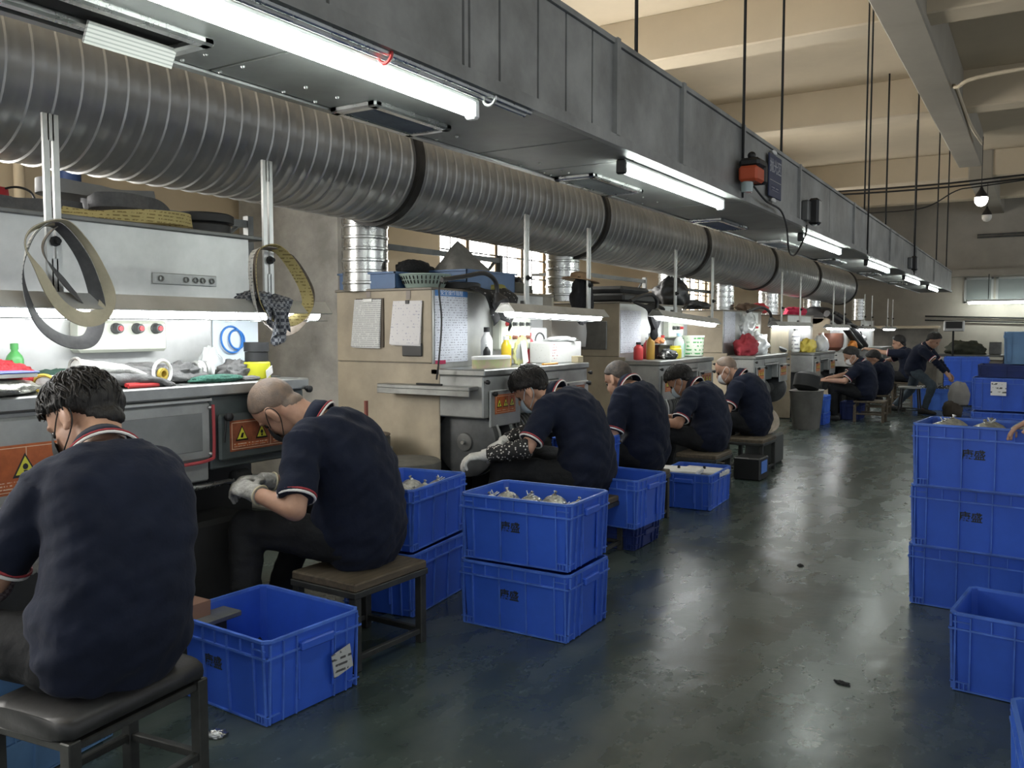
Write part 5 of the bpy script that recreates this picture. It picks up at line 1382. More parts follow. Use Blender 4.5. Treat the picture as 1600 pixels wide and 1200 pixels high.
# ---- abrasive belts
M_belt = mat('grey_brown_abrasive', (.2, .165, .13), .8, 0, .3, 40)
M_belt2 = mat('pale_belt_backing', (.5, .45, .33), .75, 0, .25, 10)
M_belt3 = mat('dark_abrasive', (.11, .11, .115), .8, 0, .3, 30)
M_belty = pattern_mat('printed_yellow_backing', 'rows', (.44, .36, .15), (.2, .15, .05), 70, .75, .5)
M_beltw = pattern_mat('printed_white_backing', 'rows', (.62, .62, .6), (.25, .26, .27), 70, .75, .52)
def hung_belt(label, px, X, w, mo, mi, tw0, tw1, dx=None, name='abrasive_belt', group='abrasive belts hung on the lamp bars'):
    """closed loop through the photo points px on the plane X"""
    n = len(px); pts = []
    for k, (a, b) in enumerate(px):
        x = X + (dx[k] if dx else .02 * math.sin(2 * math.pi * k / n)); pts.append(onx(a, b, x))
    c = sum(pts, Vector()) / n
    P = catmull(pts, 8, True); N = len(P); wd = []
    for i, p in enumerate(P):
        tw = tw0 + (tw1 - tw0) * .5 * (1 - math.cos(2 * math.pi * i / N))
        r = (p - c); r.x = 0; r.normalize()
        wd.append(Vector((1, 0, 0)) * math.cos(tw) + r * math.sin(tw))
    t = thing(name, label, 'belt', c, 0, group)
    a = MB().ribbon(P, wd, w, .0022, True); a.build('abrasive_side', mo, t, smooth=40)
    D = []
    for i, p in enumerate(P):
        d = (P[(i + 1) % N] - P[i - 1]).normalized(); D.append(p + d.cross(wd[i]).normalized() * .0019)
    MB().ribbon(D, wd, w * .985, .0012, True).build('backing', mi, t, smooth=40)
hung_belt('wide abrasive belt loop hanging lowest on the first bar', [(88, 352), (55, 365), (38, 410), (40, 455), (62, 505), (100, 532), (138, 532), (152, 500), (150, 460), (128, 400)], -2.86, .055, M_belt3, M_beltw, .2, 1.0)
hung_belt('brown twisted abrasive belt loop on the first bar', [(95, 348), (52, 358), (40, 385), (62, 425), (92, 475), (128, 498), (158, 492), (168, 462), (152, 420), (125, 375)], -2.84, .055, M_belt2, M_belt, .3, 1.3)
hung_belt('dark abrasive belt loop behind the brown one', [(100, 352), (72, 372), (70, 400), (100, 440), (130, 470), (150, 470), (148, 430), (130, 385)], -2.89, .05, M_belt3, M_belt, .2, .9)
hung_belt('abrasive belt with printed yellow backing on the second bar', [(418, 385), (400, 395), (398, 430), (408, 475), (432, 500), (460, 500), (480, 478), (476, 450), (455, 412), (435, 390)], -2.86, .052, M_belty, M_belt, .3, .9)
hung_belt('grey abrasive belt hanging behind the yellow printed one', [(412, 388), (394, 400), (394, 450), (408, 500), (440, 520), (468, 505), (484, 470), (478, 440), (450, 400)], -2.88, .045, M_belt, M_beltw, .2, .7)
Z1 = 1.80
def shelf_belt(label, c, a, b, w, mo, rz, seed):
    pts = []
    for k in range(14):
        q = 2 * math.pi * k / 14; r = 1 + .18 * math.sin(2 * q + seed) + .1 * math.sin(3 * q + seed * 2)
        pts.append(Vector(c) + Matrix.Rotation(rz, 3, 'Z') @ Vector((a * r * math.cos(q), b * r * math.sin(q), w / 2 + .012 * math.sin(2 * q + seed))))
    P = catmull(pts, 5, True)
    t = thing('abrasive_belt', label, 'belt', c, 0, 'abrasive belts lying on the first shelf')
    wd = [Vector((.35 * math.sin(i * .3 + seed), .2 * math.cos(i * .21), 1)) for i in range(len(P))]
    MB().ribbon(P, wd, w, .003, True).build('band', mo, t, smooth=40)
shelf_belt('coiled belt with yellow and white printed backing on the shelf', (-3.42, 2.36, Z1), .12, .30, .055, M_belty, 0, .4)
shelf_belt('dark twisted belt lying above the printed belt', (-3.52, 2.42, Z1 + .06), .12, .27, .06, M_belt3, .2, 2)
shelf_belt('grey belt arching highest on the first shelf', (-3.55, 2.3, Z1 + .11), .1, .22, .06, mat('grey_belt', (.2, .2, .2), .7, 0, .2, 9), -.2, 4)
shelf_belt('dark belt coil at the left end of the first shelf', (-3.5, 1.85, Z1), .13, .28, .07, M_belt3, .1, 5)
def disc(label, c, r, h, m, group='rubber discs on the cabinets', axis=(0, 0, 1), name='grinding_disc'):
    t = thing(name, label, 'disc', c, 0, group); 
    MB().lathe([(r * .9, 0), (r, .008), (r, h - .008), (r * .9, h)], c, axis, 36).build('disc', m, t)
    MB().lathe([(r * .35, h), (r * .33, h + .006), (r * .12, h + .006)], c, axis, 20).build('hub', M_steel_d, t)
disc('dark rubber disc on the first shelf, upper of two', (-3.55, 2.85, Z1 + .06), .15, .05, M_rubber)
disc('dark rubber disc on the first shelf, lower of two', (-3.52, 2.83, Z1), .13, .058, M_rubber)
t = thing('red_bag', 'red bag with black cord at the top left edge', 'bag', (-3.7, 1.93, 1.80))
MB().loft([((-3.68, 1.93, 1.802), (.05, 0, 0), (0, .045, 0)), ((-3.68, 1.935, 1.86), (.05, 0, 0), (0, .055, 0)), ((-3.68, 1.94, 1.93), (.03, 0, 0), (0, .045, 0))], 14).build('bag', mat('red_bag_cloth', (.5, .03, .04), .7, 0, .3, 12), t, smooth=True)
MB().tube(catmull([(-3.66, 1.95, 1.92), (-3.64, 2.0, 1.935), (-3.64, 2.06, 1.92), (-3.64, 2.08, 1.86), (-3.66, 2.07, 1.81)], 6), .005, 6).build('cord', M_black, t)
simple('steel_tray', 'long steel tray lying at the left end of the first shelf', 'tray', MB().bev((-3.75, 1.55, Z1), (-3.45, 2.3, Z1 + .03), .01), M_steel_d, (-3.6, 1.9, Z1))
def drape(name, label, cat, rows, m, th=.006, smooth=True, group=None):
    """thick cloth from rows of 3D points"""
    n, k = len(rows), len(rows[0]); vs = [Vector(p) for r in rows for p in r]; fs = []
    for i in range(n - 1):
        for j in range(k - 1): fs.append((i * k + j, i * k + j + 1, (i + 1) * k + j + 1, (i + 1) * k + j))
    mb = MB().add(vs, fs); c = sum(vs, Vector()) / len(vs)
    o = mb.build(name, m, loc=c, smooth=smooth)
    so = o.modifiers.new('thick', 'SOLIDIFY'); so.thickness = th
    return tag(o, label, cat, group)
def hang(y0, y1, ztop, length, x, m, label, seed, n=14, k=16, name='hanging_cloth', depth=.05, taper=.3):
    rows = []
    for i in range(n):
        t = i / (n - 1); r = []
        for j in range(k):
            s = j / (k - 1); w = 1 - taper * t
            y = (y0 + y1) / 2 + (s - .5) * (y1 - y0) * w
            z = ztop - t * length * (1 - .35 * abs(math.sin(s * 3 + seed))) + .01 * math.sin(s * 9)
            xx = x + depth * (.5 * math.sin(s * 11 + seed) * (.3 + t) + .4 * noise.noise(Vector((s * 4, t * 3, seed)))) - (.10 * (1 - t * 5) if t < .2 else 0)
            r.append((xx, y, z + (.0 if t > .12 else .0)))
        rows.append(r)
    return drape(name, label, 'cloth', rows, m)
M_chk = pattern_mat('blue_grey_check_cloth', 'check', (.035, .04, .055), (.22, .23, .25), 70)
hang(2.56, 2.76, 1.495, .17, -2.84, M_chk, 'checked rag slung over the first bench lamp', 1.3, taper=.35)
hang(2.62, 2.72, 1.47, .2, -2.83, M_chk, 'narrow checked rag end below the first lamp', 2.2, taper=.2)
lump('rag_bundle', 'bundled checked rag on top of the first lamp', 'rag', (-2.93, 2.62, 1.465), (.12, .16, .05), M_chk, 4, .3)
# ---- tan side of station 2: lists, small plates
def clip_list(label, x0, x1, z0, z1, y, m, board=True, tilt=.012):
    t = thing('hanging_list', label, 'paper', ((x0 + x1) / 2, y, z0), 0, 'lists hung on the tan cabinet')
    if board: MB().bb((x0 + .008, y - .006, z0 + .005), (x1 + .014, y, z1 + .006)).build('clipboard', mat('brown_board', (.07, .055, .04), .7), t, smooth=False)
    for k in range(3):
        MB().prism([(x0 - tilt - .004 * k, y - .02 - .004 * k, z0 + .004 * k), (x1 - tilt - .003 * k, y - .012 - .003 * k, z0 - .003 + .005 * k), (x1, y - .007 - .001 * k, z1), (x0, y - .007 - .001 * k, z1)], (0, -.0008, 0)).build('sheet', m, t, smooth=False)
    cx = (x0 + x1) / 2
    MB().bev((cx - .04 if board else cx - .016, y - .016, z1 - .02), (cx + .04 if board else cx + .016, y - .006, z1 + .004), .003).build('clip', M_steel_l if board else M_black, t)
    MB().bev((cx - .018, y - .002, z1 + .01), (cx + .018, y + .0, z1 + .07), .002).build('hook_pad', mat('tape_grey', (.25, .22, .2), .6), t)
ys = 4.378
clip_list('printed list on a clipboard hung on the tan cabinet side', -3.93, -3.70, 1.225, 1.545, ys, pattern_mat('table_print', 'rows', (.6, .61, .6), (.33, .34, .35), 75, .8, .42))
clip_list('handwritten white sheet on a black clip on the tan side', -3.60, -3.365, 1.245, 1.53, ys, pattern_mat('handwriting', 'rows', (.66, .65, .66), (.42, .42, .50), 50, .8, .6), False)
simple('black_pouch', 'small black pouch below the handwritten sheet', 'pouch', MB().bev((-3.53, ys - .012, 1.175), (-3.37, ys, 1.26), .006), M_black, (-3.45, ys, 1.175))
t = thing('safety_poster', 'white safety poster with blue heading on the steel backboard', 'poster', (-3.296, 4.6, 1.12))
MB().bb((-3.299, 4.41, 1.135), (-3.294, 4.77, 1.60)).build('sheet', pattern_mat('poster_rows', 'rows', (.66, .69, .76), (.30, .31, .36), 62, .6, .53), t, smooth=False)
MB().bb((-3.2945, 4.41, 1.56), (-3.2925, 4.77, 1.605)).build('heading', mat('poster_blue', (.06, .2, .5), .5), t, smooth=False)
link('lettering', text_mesh('安全操作规程', .042, mat('poster_white_ink', (.7, .75, .85), .6)), t, (.0042, -.01, .462), R_sign)
MB().bb((-3.2945, 4.41, 1.125), (-3.2925, 4.52, 1.15)).build('foot_band', mat('poster_red', (.4, .02, .08), .5), t, smooth=False)
pts = catmull([onx(695, 437, -3.22), onx(686, 450, -3.2), onx(690, 500, -3.19), onx(686, 560, -3.18), onx(682, 593, -3.2)], 6)
simple('power_cable', 'thin black cable hanging in front of the safety poster', 'cable', MB().tube(pts, .006, 6), M_black, pts[2])
# ---- on the bench of station 2
B2 = 1.10
t = thing('oval_tin', 'oval white green and pink tin on the second bench', 'tin', (-3.08, 4.72, B2))
MB().loft([((-3.07, 4.72, B2), (.075, 0, 0), (0, .2, 0)), ((-3.07, 4.72, B2 + .055), (.075, 0, 0), (0, .2, 0))], 32).build('body', mat('printed_tin', (.42, .50, .22), .5, 0, .3, 12, col2=(.52, .36, .32)), t)
MB().loft([((-3.07, 4.72, B2 + .055), (.078, 0, 0), (0, .204, 0)), ((-3.07, 4.72, B2 + .072), (.078, 0, 0), (0, .204, 0)), ((-3.07, 4.72, B2 + .076), (.07, 0, 0), (0, .19, 0))], 32).build('lid', M_white, t)
bottle('clear bottle of yellow oil on the second bench', Vector((-3.12, 4.98, B2)), .035, .2, mat('yellow_oil', (.65, .45, .02), .2), M_white, .5)
bottle('white spray bottle with black trigger on the second bench', Vector((-3.2, 4.86, B2)), .04, .26, M_white, M_black, .45, 'spray_bottle')
bottle('black slim can left of the oil bottle', Vector((-3.16, 4.8, B2)), .025, .15, M_black, M_white, .4, 'spray_can')
t = thing('flower_plate', 'yellow scalloped plate leaning with a white paper slip', 'plate', (-3.13, 5.17, B2))
pl = [(-3.13 + .03 * math.sin(a) * .6, 5.17 + (.10 + .006 * math.cos(12 * a)) * math.cos(a) * .85, B2 + .1 + (.10 + .006 * math.cos(12 * a)) * math.sin(a)) for a in [2 * math.pi * k / 60 for k in range(60)]]
MB().prism(pl, (.012, 0, 0)).build('plate', mat('pale_yellow_plastic', (.62, .62, .28), .5), t)
MB().prism([(p[0] + .012, 5.17 + (p[1] - 5.17) * .75, B2 + .1 + (p[2] - B2 - .1) * .75) for p in pl], (.004, 0, 0)).build('plate_centre', mat('pale_grey_disc', (.5, .52, .5), .5), t)
MB().box((-3.10, 5.19, B2 + .085), (.004, .07, .15), Matrix.Rotation(.25, 3, 'X')).build('paper_slip', M_paper, t, smooth=False)
t = thing('carton', 'white carton speckled with dirt on the second bench', 'box', (-3.15, 5.72, B2))
MB().bev((-3.22, 5.46, B2), (-3.04, 5.94, B2 + .155), .006).build('box', pattern_mat('dirty_carton', 'dots', (.70, .70, .68), (.35, .34, .30), 60, .8, .12), t, smooth=False)
MB().bb((-3.0395, 5.48, B2 + .02), (-3.038, 5.56, B2 + .14)).build('carton_print', pattern_mat('carton_text', 'rows', (.7, .7, .68), (.5, .25, .25), 50, .8, .5), t, smooth=False)
lump('plastic_sheet', 'crumpled clear sheet lying on the white carton', 'sheet', (-3.12, 5.75, B2 + .156), (.16, .4, .035), mat('milky_plastic', (.7, .72, .72), .3), 14, .35)
bottle('red glue bottle tip behind the carton', Vector((-3.25, 5.52, B2)), .028, .22, mat('red_plastic', (.55, .03, .05), .4), mat('red_plastic', (.55, .03, .05), .4), .3, 'glue_bottle')
t = thing('arched_tray', 'white tray with a dark arch mark behind the carton', 'tray', (-3.27, 5.7, B2))
MB().bev((-3.292, 5.58, B2 + .12), (-3.272, 5.82, B2 + .26), .012).build('tray', M_white, t)
MB().tube([(-3.27, 5.7 + .07 * math.cos(a), B2 + .16 + .06 * math.sin(a)) for a in [math.pi * k / 10 for k in range(11)]], .006, 6).build('arch_mark', M_steel_d, t)
simple('cardboard_cube', 'small cardboard cube right of the white carton', 'box', MB().bev((-3.1, 5.62, B2), (-3.04, 5.70, B2 + .05), .004) if False else MB().bev((-3.0, 5.70, B2), (-2.94, 5.78, B2 + .05), .004), mat('cardboard', (.4, .34, .22), .8), (-2.97, 5.74, B2))
simple('utility_knife', 'orange utility knife on the second bench', 'knife', MB().bev((-2.97, 5.2, B2), (-2.945, 5.4, B2 + .012), .004), mat('orange_handle', (.7, .3, .05), .5), (-2.96, 5.3, B2))
simple('white_tool', 'grey marker pen at the front of the second bench', 'pen', MB().cyl((-2.97, 4.92, B2 + .008), (-2.95, 5.08, B2 + .008), .008, n=10), M_steel_l, (-2.96, 5, B2))
# gooseneck lamps
def gooseneck(label, pts, X, hr, hm=None):
    P = [onx(a, b, X) for a, b in pts]; t = thing('gooseneck_lamp', label, 'lamp', P[0], 0, 'black gooseneck lamps')
    c = catmull(P, 8); MB().tube(c, .016 * hr / .06, 10).build('neck', M_black, t)
    d = Vector((.35, .25, -.9)).normalized(); e = c[-1]
    MB().lathe([(hr * .35, -.02), (hr * .5, .0), (hr, hr * .7), (hr, hr * 1.5), (hr * .92, hr * 1.5)], e, d, 24).build('head', hm or mat('dusty_black', (.03, .03, .032), .5, 0, .5, 40), t)
gooseneck('black gooseneck lamp bent over the safety poster', [(690, 437), (725, 432), (757, 427), (774, 440), (777, 462)], -3.05, .055)
gooseneck('black gooseneck lamp above the third bench', [(985, 470), (1000, 463), (1018, 460), (1026, 470), (1026, 485)], -3.05, .06, M_steel_d)
gooseneck('black gooseneck lamp beside the brown board', [(1168, 487), (1188, 480), (1202, 487), (1205, 498)], -3.05, .07, M_steel_d)
gooseneck('small gooseneck lamp by the brown pot', [(1322, 505), (1335, 508), (1343, 515), (1346, 525)], -3.05, .07, M_steel_d)
M_dotc = pattern_mat('black_floral_cloth', 'dots', (.013, .013, .014), (.35, .35, .36), 30, .85, .22)
hang(4.70, 5.2, 1.62, .30, -3.13, M_dotc, 'black dotted cloth hanging under the shelf of the second machine', .5, taper=.45)
hang(7.15, 7.7, 1.58, .34, -3.05, mat('black_cloth', (.012, .012, .014), .95, 0, .3, 10, bump=.5, bscale=16), 'plain black pointed cloth hanging over the third bench', 2.0, taper=.8)
drape('hung_sheet', 'white plastic sheet hung on the grey panel past the second bench', 'sheet', [[(-4.02 + .1 * j, 7.17 - .012 * math.sin(j * 1.7 + i), 1.5 - .045 * i) for j in range(5)] for i in range(8)], mat('white_film', (.6, .6, .6), .5), .003)
simple('panel_hatch', 'square hatch on the grey side of the third machine', 'hatch', MB().bev((-3.68, 7.185, 1.16), (-3.42, 7.202, 1.42), .006), M_steel_d, (-3.55, 7.19, 1.16))
# ---- on top of cabinet 2
ZC = 1.612
def tray(label, lo, hi, m, name='plastic_tray'):
    t = thing(name, label, 'tray', ((lo[0] + hi[0]) / 2, (lo[1] + hi[1]) / 2, lo[2]))
    th = .006; b = MB()
    b.bb(lo, (hi[0], hi[1], lo[2] + th))
    for a, c in (((lo[0], lo[1]), (hi[0], lo[1] + th)), ((lo[0], hi[1] - th), (hi[0], hi[1])), ((lo[0], lo[1]), (lo[0] + th, hi[1])), ((hi[0] - th, lo[1]), (hi[0], hi[1]))): b.bb((a[0], a[1], lo[2]), (c[0], c[1], hi[2]))
    b.build('shell', m, t, smooth=False)
    r = MB(); e = .012
    for a, c in (((lo[0] - e, lo[1] - e), (hi[0] + e, lo[1])), ((lo[0] - e, hi[1]), (hi[0] + e, hi[1] + e)), ((lo[0] - e, lo[1] - e), (lo[0], hi[1] + e)), ((hi[0], lo[1] - e), (hi[0] + e, hi[1] + e))): r.bb((a[0], a[1], hi[2] - .012), (c[0], c[1], hi[2]))
    r.build('rim', m, t, smooth=False)
    return t
tray('dull blue plastic tray on the tan cabinet corner', (-4.08, 4.39, ZC), (-3.6, 4.72, ZC + .11), M_blue_g)
tray('blue plastic tray under the grey sack', (-3.72, 4.80, ZC), (-3.32, 5.42, ZC + .14), M_blue_g)
t = thing('sieve_basket', 'pale green perforated basket on the tan cabinet', 'basket', (-3.52, 4.55, ZC))
MB().lathe([(.12, 0), (.125, .005), (.165, .085), (.172, .088), (.172, .094), (.158, .092), (.118, .012)], (-3.48, 4.55, ZC), n=36, cap=False).build('bowl', mat('pale_green_plastic', (.30, .38, .34), .5), t)
MB().lathe([(.118, .01), (.001, .01)], (-3.48, 4.55, ZC), n=36, cap=False).build('base', MATS['pale_green_plastic'], t)
sl = MB()
for k in range(36):
    a = 2 * math.pi * k / 36; r0, r1 = .139, .160; c, s_ = math.cos(a), math.sin(a)
    for q in (0, 1):
        za = ZC + .03 + q * .028; zb = za + .02; ra, rb = .125 + .04 * (za - ZC) / .085 + .002, .125 + .04 * (zb - ZC) / .085 + .002
        sl.cyl((-3.48 + ra * c, 4.55 + ra * s_, za), (-3.48 + rb * c, 4.55 + rb * s_, zb), .004, n=5)
sl.build('slot_rows', M_dark, t)['kind'] = 'stuff'
lump('black_sponge', 'rough black foam lump behind the green basket', 'foam', (-3.7, 4.72, ZC + .11), (.16, .34, .1), mat('black_foam', (.014, .014, .015), .95, bump=.8, bscale=50), 7, .2)
disc('dark flat disc between the basket and the blue tray', (-3.42, 4.83, ZC), .16, .05, M_rubber)
t = thing('grey_sack', 'grey sack peaked over the blue tray', 'sack', (-3.6, 5.1, ZC + .1))
vs = []; fs = []; n, m_ = 32, 14
for k in range(m_ + 1):
    q = k / m_
    for i in range(n):
        a = 2 * math.pi * i / n; r = (1 - q ** 1.1) * (1 + .12 * noise.noise(Vector((math.cos(a) * 2, math.sin(a) * 2, q * 3))) + .05 * math.sin(5 * a))
        vs.append((-3.55 + .17 * r * math.cos(a), 5.1 + .29 * r * math.sin(a) - .08 * q, ZC + .10 + .26 * q ** .9 + .012 * math.sin(4 * a) * (1 - q)))
for k in range(m_):
    for i in range(n):
        j = (i + 1) % n; fs.append((k * n + i, k * n + j, (k + 1) * n + j, (k + 1) * n + i))
MB().add(vs, fs + [tuple(range(n))[::-1]]).build('cloth', mat('grey_sack_cloth', (.20, .195, .18), .9, 0, .3, 10, bump=.4, bscale=18), t, smooth=True)
lump('cloth_roll', 'grey cloth roll on the cabinet right of the sack', 'cloth', (-3.5, 5.72, ZC), (.18, .42, .1), mat('olive_grey_cloth', (.13, .13, .11), .9, 0, .3, 12, bump=.4, bscale=18), 15, .2)
lump('yellow_pouch', 'olive yellow pouch behind the gooseneck lamp', 'pouch', (-3.36, 5.2, ZC), (.12, .3, .07), mat('olive_yellow', (.24, .22, .06), .8), 16, .15)
lump('black_bag', 'black bag beside the second branch duct', 'bag', (-3.6, 5.82, ZC), (.2, .22, .15), M_black, 17, .25)
simple('wooden_board', 'pale board standing behind the second lamp', 'board', MB().bev((-3.33, 5.62, 1.5), (-3.315, 6.0, 1.62), .003), mat('pale_board', (.45, .42, .33), .8, 0, .3, 10), (-3.32, 5.8, 1.5))
lump('black_clothes', 'dark heap of clothes hung on the second slotted bar pair', 'clothes', (-3.0, 5.88, 1.47), (.13, .27, .27), mat('black_cloth', (.012, .012, .014), .95, 0, .3, 10, bump=.5, bscale=16), 18, .3, False)
t = thing('straw_hat', 'brown brimmed hat on the dark clothes', 'hat', (-3.02, 5.9, 1.72))
MB().lathe([(.15, 0), (.14, .01), (.085, .015), (.08, .05), (.05, .065), (.001, .067)], (-3.03, 5.9, 1.715), (.1, .1, 1), 28).build('brim', mat('straw', (.32, .22, .13), .85, 0, .3, 20), t)
# ---- stations 3 and 4: crowded benches
B3 = 1.067
M_lab = pattern_mat('green_white_label', 'rows', (.62, .66, .55), (.06, .3, .08), 26, .5, .5)
items3 = [(7.36, -3.18, .045, .16, M_red, M_black, 'dark red bottle at the left of the third bench'), (7.5, -3.12, .04, .24, mat('amber', (.35, .2, .03), .3), M_white, 'tall amber bottle with white cap on the third bench'),
          (7.62, -3.2, .04, .2, M_red, M_white, 'red bottle with white cap on the third bench'), (8.18, -3.1, .05, .24, M_clear, mat('pale_blue_cap', (.3, .5, .6), .4), 'clear water bottle with pale blue cap'),
          (8.35, -3.16, .055, .2, mat('green_bottle', (.06, .32, .14), .3), M_white, 'green bottle beside the water bottle'), (8.05, -3.22, .035, .22, M_white, M_red, 'white bottle with red cap behind the water bottle')]
for y, x, r, h, m, cm, lb in items3: bottle(lb, Vector((x, y, B3)), r, h, m, cm, .45)
simple('label_tub', 'white tub with green lettering on the third bench', 'tub', MB().lathe([(.1, 0), (.115, .01), (.125, .2), (.13, .2), (.13, .215), (.11, .215)], (-3.12, 8.6, B3), n=28), M_lab, (-3.12, 8.6, B3))
simple('yellow_jar', 'yellow jar with black lid on the third bench', 'jar', MB().lathe([(.055, 0), (.06, .01), (.06, .09), (.052, .1), (.052, .12)], (-3.05, 7.95, B3), n=22), mat('yellow_jar', (.6, .52, .04), .4), (-3.05, 7.95, B3))
lump('rag', 'white and black rag heap on the third bench', 'rag', (-3.05, 7.75, B3), (.16, .26, .09), M_bw, 19, .35)
lump('rag', 'orange rag on top of the boxes of the third bench', 'rag', (-3.2, 7.9, B3 + .14), (.1, .16, .06), mat('orange_rag', (.5, .2, .08), .9), 20, .3)
tray('small dark box on the third bench', (-3.28, 7.7, B3), (-3.12, 8.0, B3 + .13), M_black)
simple('poster', 'white printed notice on the backboard of the third machine', 'poster', MB().bb((-3.299, 7.22, 1.13), (-3.294, 7.68, 1.52)), MATS['poster_rows'], (-3.296, 7.45, 1.13), False)
for k, (y, lb) in enumerate(((8.0, 'small dark picture card left on the third backboard'), (8.75, 'white card right on the third backboard'))):
    simple('card', lb, 'card', MB().bb((-3.299, y, 1.28), (-3.294, y + .18, 1.45)), MATS['table_print'], (-3.296, y, 1.28), False)
t = thing('flat_lid_box', 'black flat case lying on top of the third cabinet', 'case', (-3.5, 7.5, 1.6))
MB().bev((-3.8, 7.3, 1.6), (-3.3, 8.15, 1.68), .02).build('base', M_rubber, t); MB().bev((-3.78, 7.35, 1.69), (-3.34, 8.0, 1.75), .03).build('lid', mat('dusty_grey_black', (.06, .06, .06), .7, 0, .4, 8), t)
lump('dark_bundle', 'black stuffed bag on top of the third cabinet', 'bag', (-3.5, 9.0, 1.6), (.34, .6, .3), M_black, 21, .25)
lump('dark_bundle', 'low black bundle at the end of the third cabinet', 'bag', (-3.5, 9.75, 1.58), (.3, .6, .1), M_rubber, 22, .25)
B4 = 1.03
lump('red_cloth_bag', 'red cloth bag on the fourth bench', 'bag', (-3.12, 10.5, B4), (.26, .5, .24), mat('dusty_red_cloth', (.45, .05, .07), .9, 0, .4, 8), 23, .3)
lump('clear_bag', 'big clear plastic bag of white rags on the fourth bench', 'bag', (-3.15, 11.0, B4), (.3, .5, .26), mat('milky_plastic', (.7, .72, .72), .3), 24, .35)
lump('hung_bag', 'clear bag hanging on the fourth backboard', 'bag', (-3.22, 10.9, 1.28), (.14, .45, .3), M_clear, 25, .35, False)
simple('poster', 'pale printed notice on the fourth backboard', 'poster', MB().bb((-3.299, 10.2, 1.18), (-3.294, 10.62, 1.56)), MATS['poster_rows'], (-3.296, 10.4, 1.2), False)
simple('brown_board', 'square brown board hanging below the fourth lamp', 'board', MB().bev((-3.05, 11.3, 1.02), (-3.03, 12.2, 1.36), .004), mat('brown_hardboard', (.22, .19, .13), .8, 0, .2, 6), (-3.04, 11.7, 1.02))
simple('white_angle_bar', 'dark bar leaning across the fourth bench', 'bar', MB().tube([(-3.2, 11.2, 1.22), (-3.0, 11.9, 1.06)], .03, 6), M_steel_d, (-3.1, 11.5, 1.06))
bottle('white lettered spray bottle right of the brown board', Vector((-3.02, 12.55, B4)), .06, .34, pattern_mat('spray_label', 'rows', (.68, .68, .66), (.2, .2, .22), 18, .5, .5), M_steel_d, .4, 'spray_bottle')
lump('yellow_bag', 'yellow plastic bag on the fifth bench', 'bag', (-3.08, 13.5, 1.0), (.25, .5, .2), mat('yellow_bag', (.6, .48, .08), .6), 26, .3)
lump('white_bag', 'white plastic bag next to the yellow one', 'bag', (-3.0, 14.1, 1.0), (.2, .4, .26), M_white, 27, .35)
simple('brown_pot', 'brown glazed pot under the fifth lamp', 'pot', MB().lathe([(.13, 0), (.19, .06), (.21, .2), (.2, .3), (.17, .3)], (-3.1, 15.3, .98), n=28), mat('brown_glaze', (.16, .06, .035), .4, 0, .3, 5), (-3.1, 15.3, .98))
lump('red_fabric', 'red fabric on the rack past the fourth branch duct', 'fabric', (-3.6, 12.6, 1.58), (.3, .7, .14), mat('bright_red_cloth', (.6, .04, .05), .8), 28, .25)
lump('red_fabric', 'second red fabric heap farther along the rack', 'fabric', (-3.6, 14.9, 1.56), (.3, .9, .16), mat('crimson_cloth', (.5, .02, .07), .8), 29, .25)
lump('brown_bundle', 'brown bundle beside the red fabric', 'bundle', (-3.5, 11.9, 1.58), (.3, .7, .12), mat('brown_bundle', (.14, .09, .06), .9), 30, .3)
lump('orange_item', 'orange packet on the far bench', 'packet', (-3.0, 16.7, .98), (.16, .3, .16), mat('orange_packet', (.7, .25, .04), .6), 31, .2)
for k, (y0_, y1_) in enumerate(((15.9, 17.1), (16.6, 17.7))):
    simple('machine_arm', ['thick dark hose arm leaning over the far bench, left', 'thick dark hose arm leaning over the far bench, right'][k], 'hose',
           MB().tube(catmull([(-3.3, y0_, 1.62), (-3.15, y0_ + .5, 1.45), (-3.0, y0_ + .9, 1.15), (-2.95, y1_, 1.02)], 5), .06, 12), M_black, (-3.1, y0_ + .6, 1.02))
t = thing('vent_hood', 'dark louvred box on the shelf over the far bench', 'box', (-3.6, 16.6, 1.55))
MB().loft([((-3.6, 16.2, 1.56), (.2, 0, 0), (0, 0, .12)), ((-3.6, 16.25, 1.60), (.2, 0, 0), (0, 0, .16)), ((-3.6, 17.2, 1.60), (.2, 0, 0), (0, 0, .16)), ((-3.6, 17.25, 1.56), (.2, 0, 0), (0, 0, .12))], 20).build('body', M_black, t)
# ---- floor level: spindle of old wheels, round slab, tool, sack
t = thing('wheel_stack', 'spindle of stacked worn grinding wheels beside the tan machine', 'wheels', (-3.62, 4.12, 0))
z = 0
for k, (r, h) in enumerate(((.16, .13), (.165, .12), (.155, .12), (.165, .1), (.15, .09), (.165, .05), (.15, .07))):
    MB().lathe([(r - .01, 0), (r, .008), (r, h - .008), (r - .01, h)], (-3.62, 4.12, z), n=32).build('worn_wheel', M_wheel if k != 5 else mat('worn_rim', (.11, .11, .105), .6), t); z += h
MB().lathe([(.14, 0), (.15, .005), (.15, .012), (.02, .014)], (-3.62, 4.12, z), n=32).build('top_plate', mat('rusty_plate', (.16, .13, .11), .7, .2, .4, 12), t)
MB().cyl((-3.62, 4.12, z), (-3.62, 4.12, z + .22), .013, n=10).build('spindle', mat('rust_red_rod', (.2, .055, .04), .6), t)
t = thing('round_slab', 'round grey abrasive slab on its drum behind the blue crate', 'disc', (-3.2, 4.05, 0))
MB().lathe([(.15, 0), (.155, .01), (.155, .5), (.14, .51)], (-3.22, 4.02, 0), n=32).build('drum', M_dark, t)
MB().lathe([(.2, .51), (.205, .52), (.205, .565), (.19, .575), (.03, .575)], (-3.22, 4.02, 0), n=36).build('slab', mat('grey_slab', (.15, .145, .125), .8, 0, .35, 9), t)
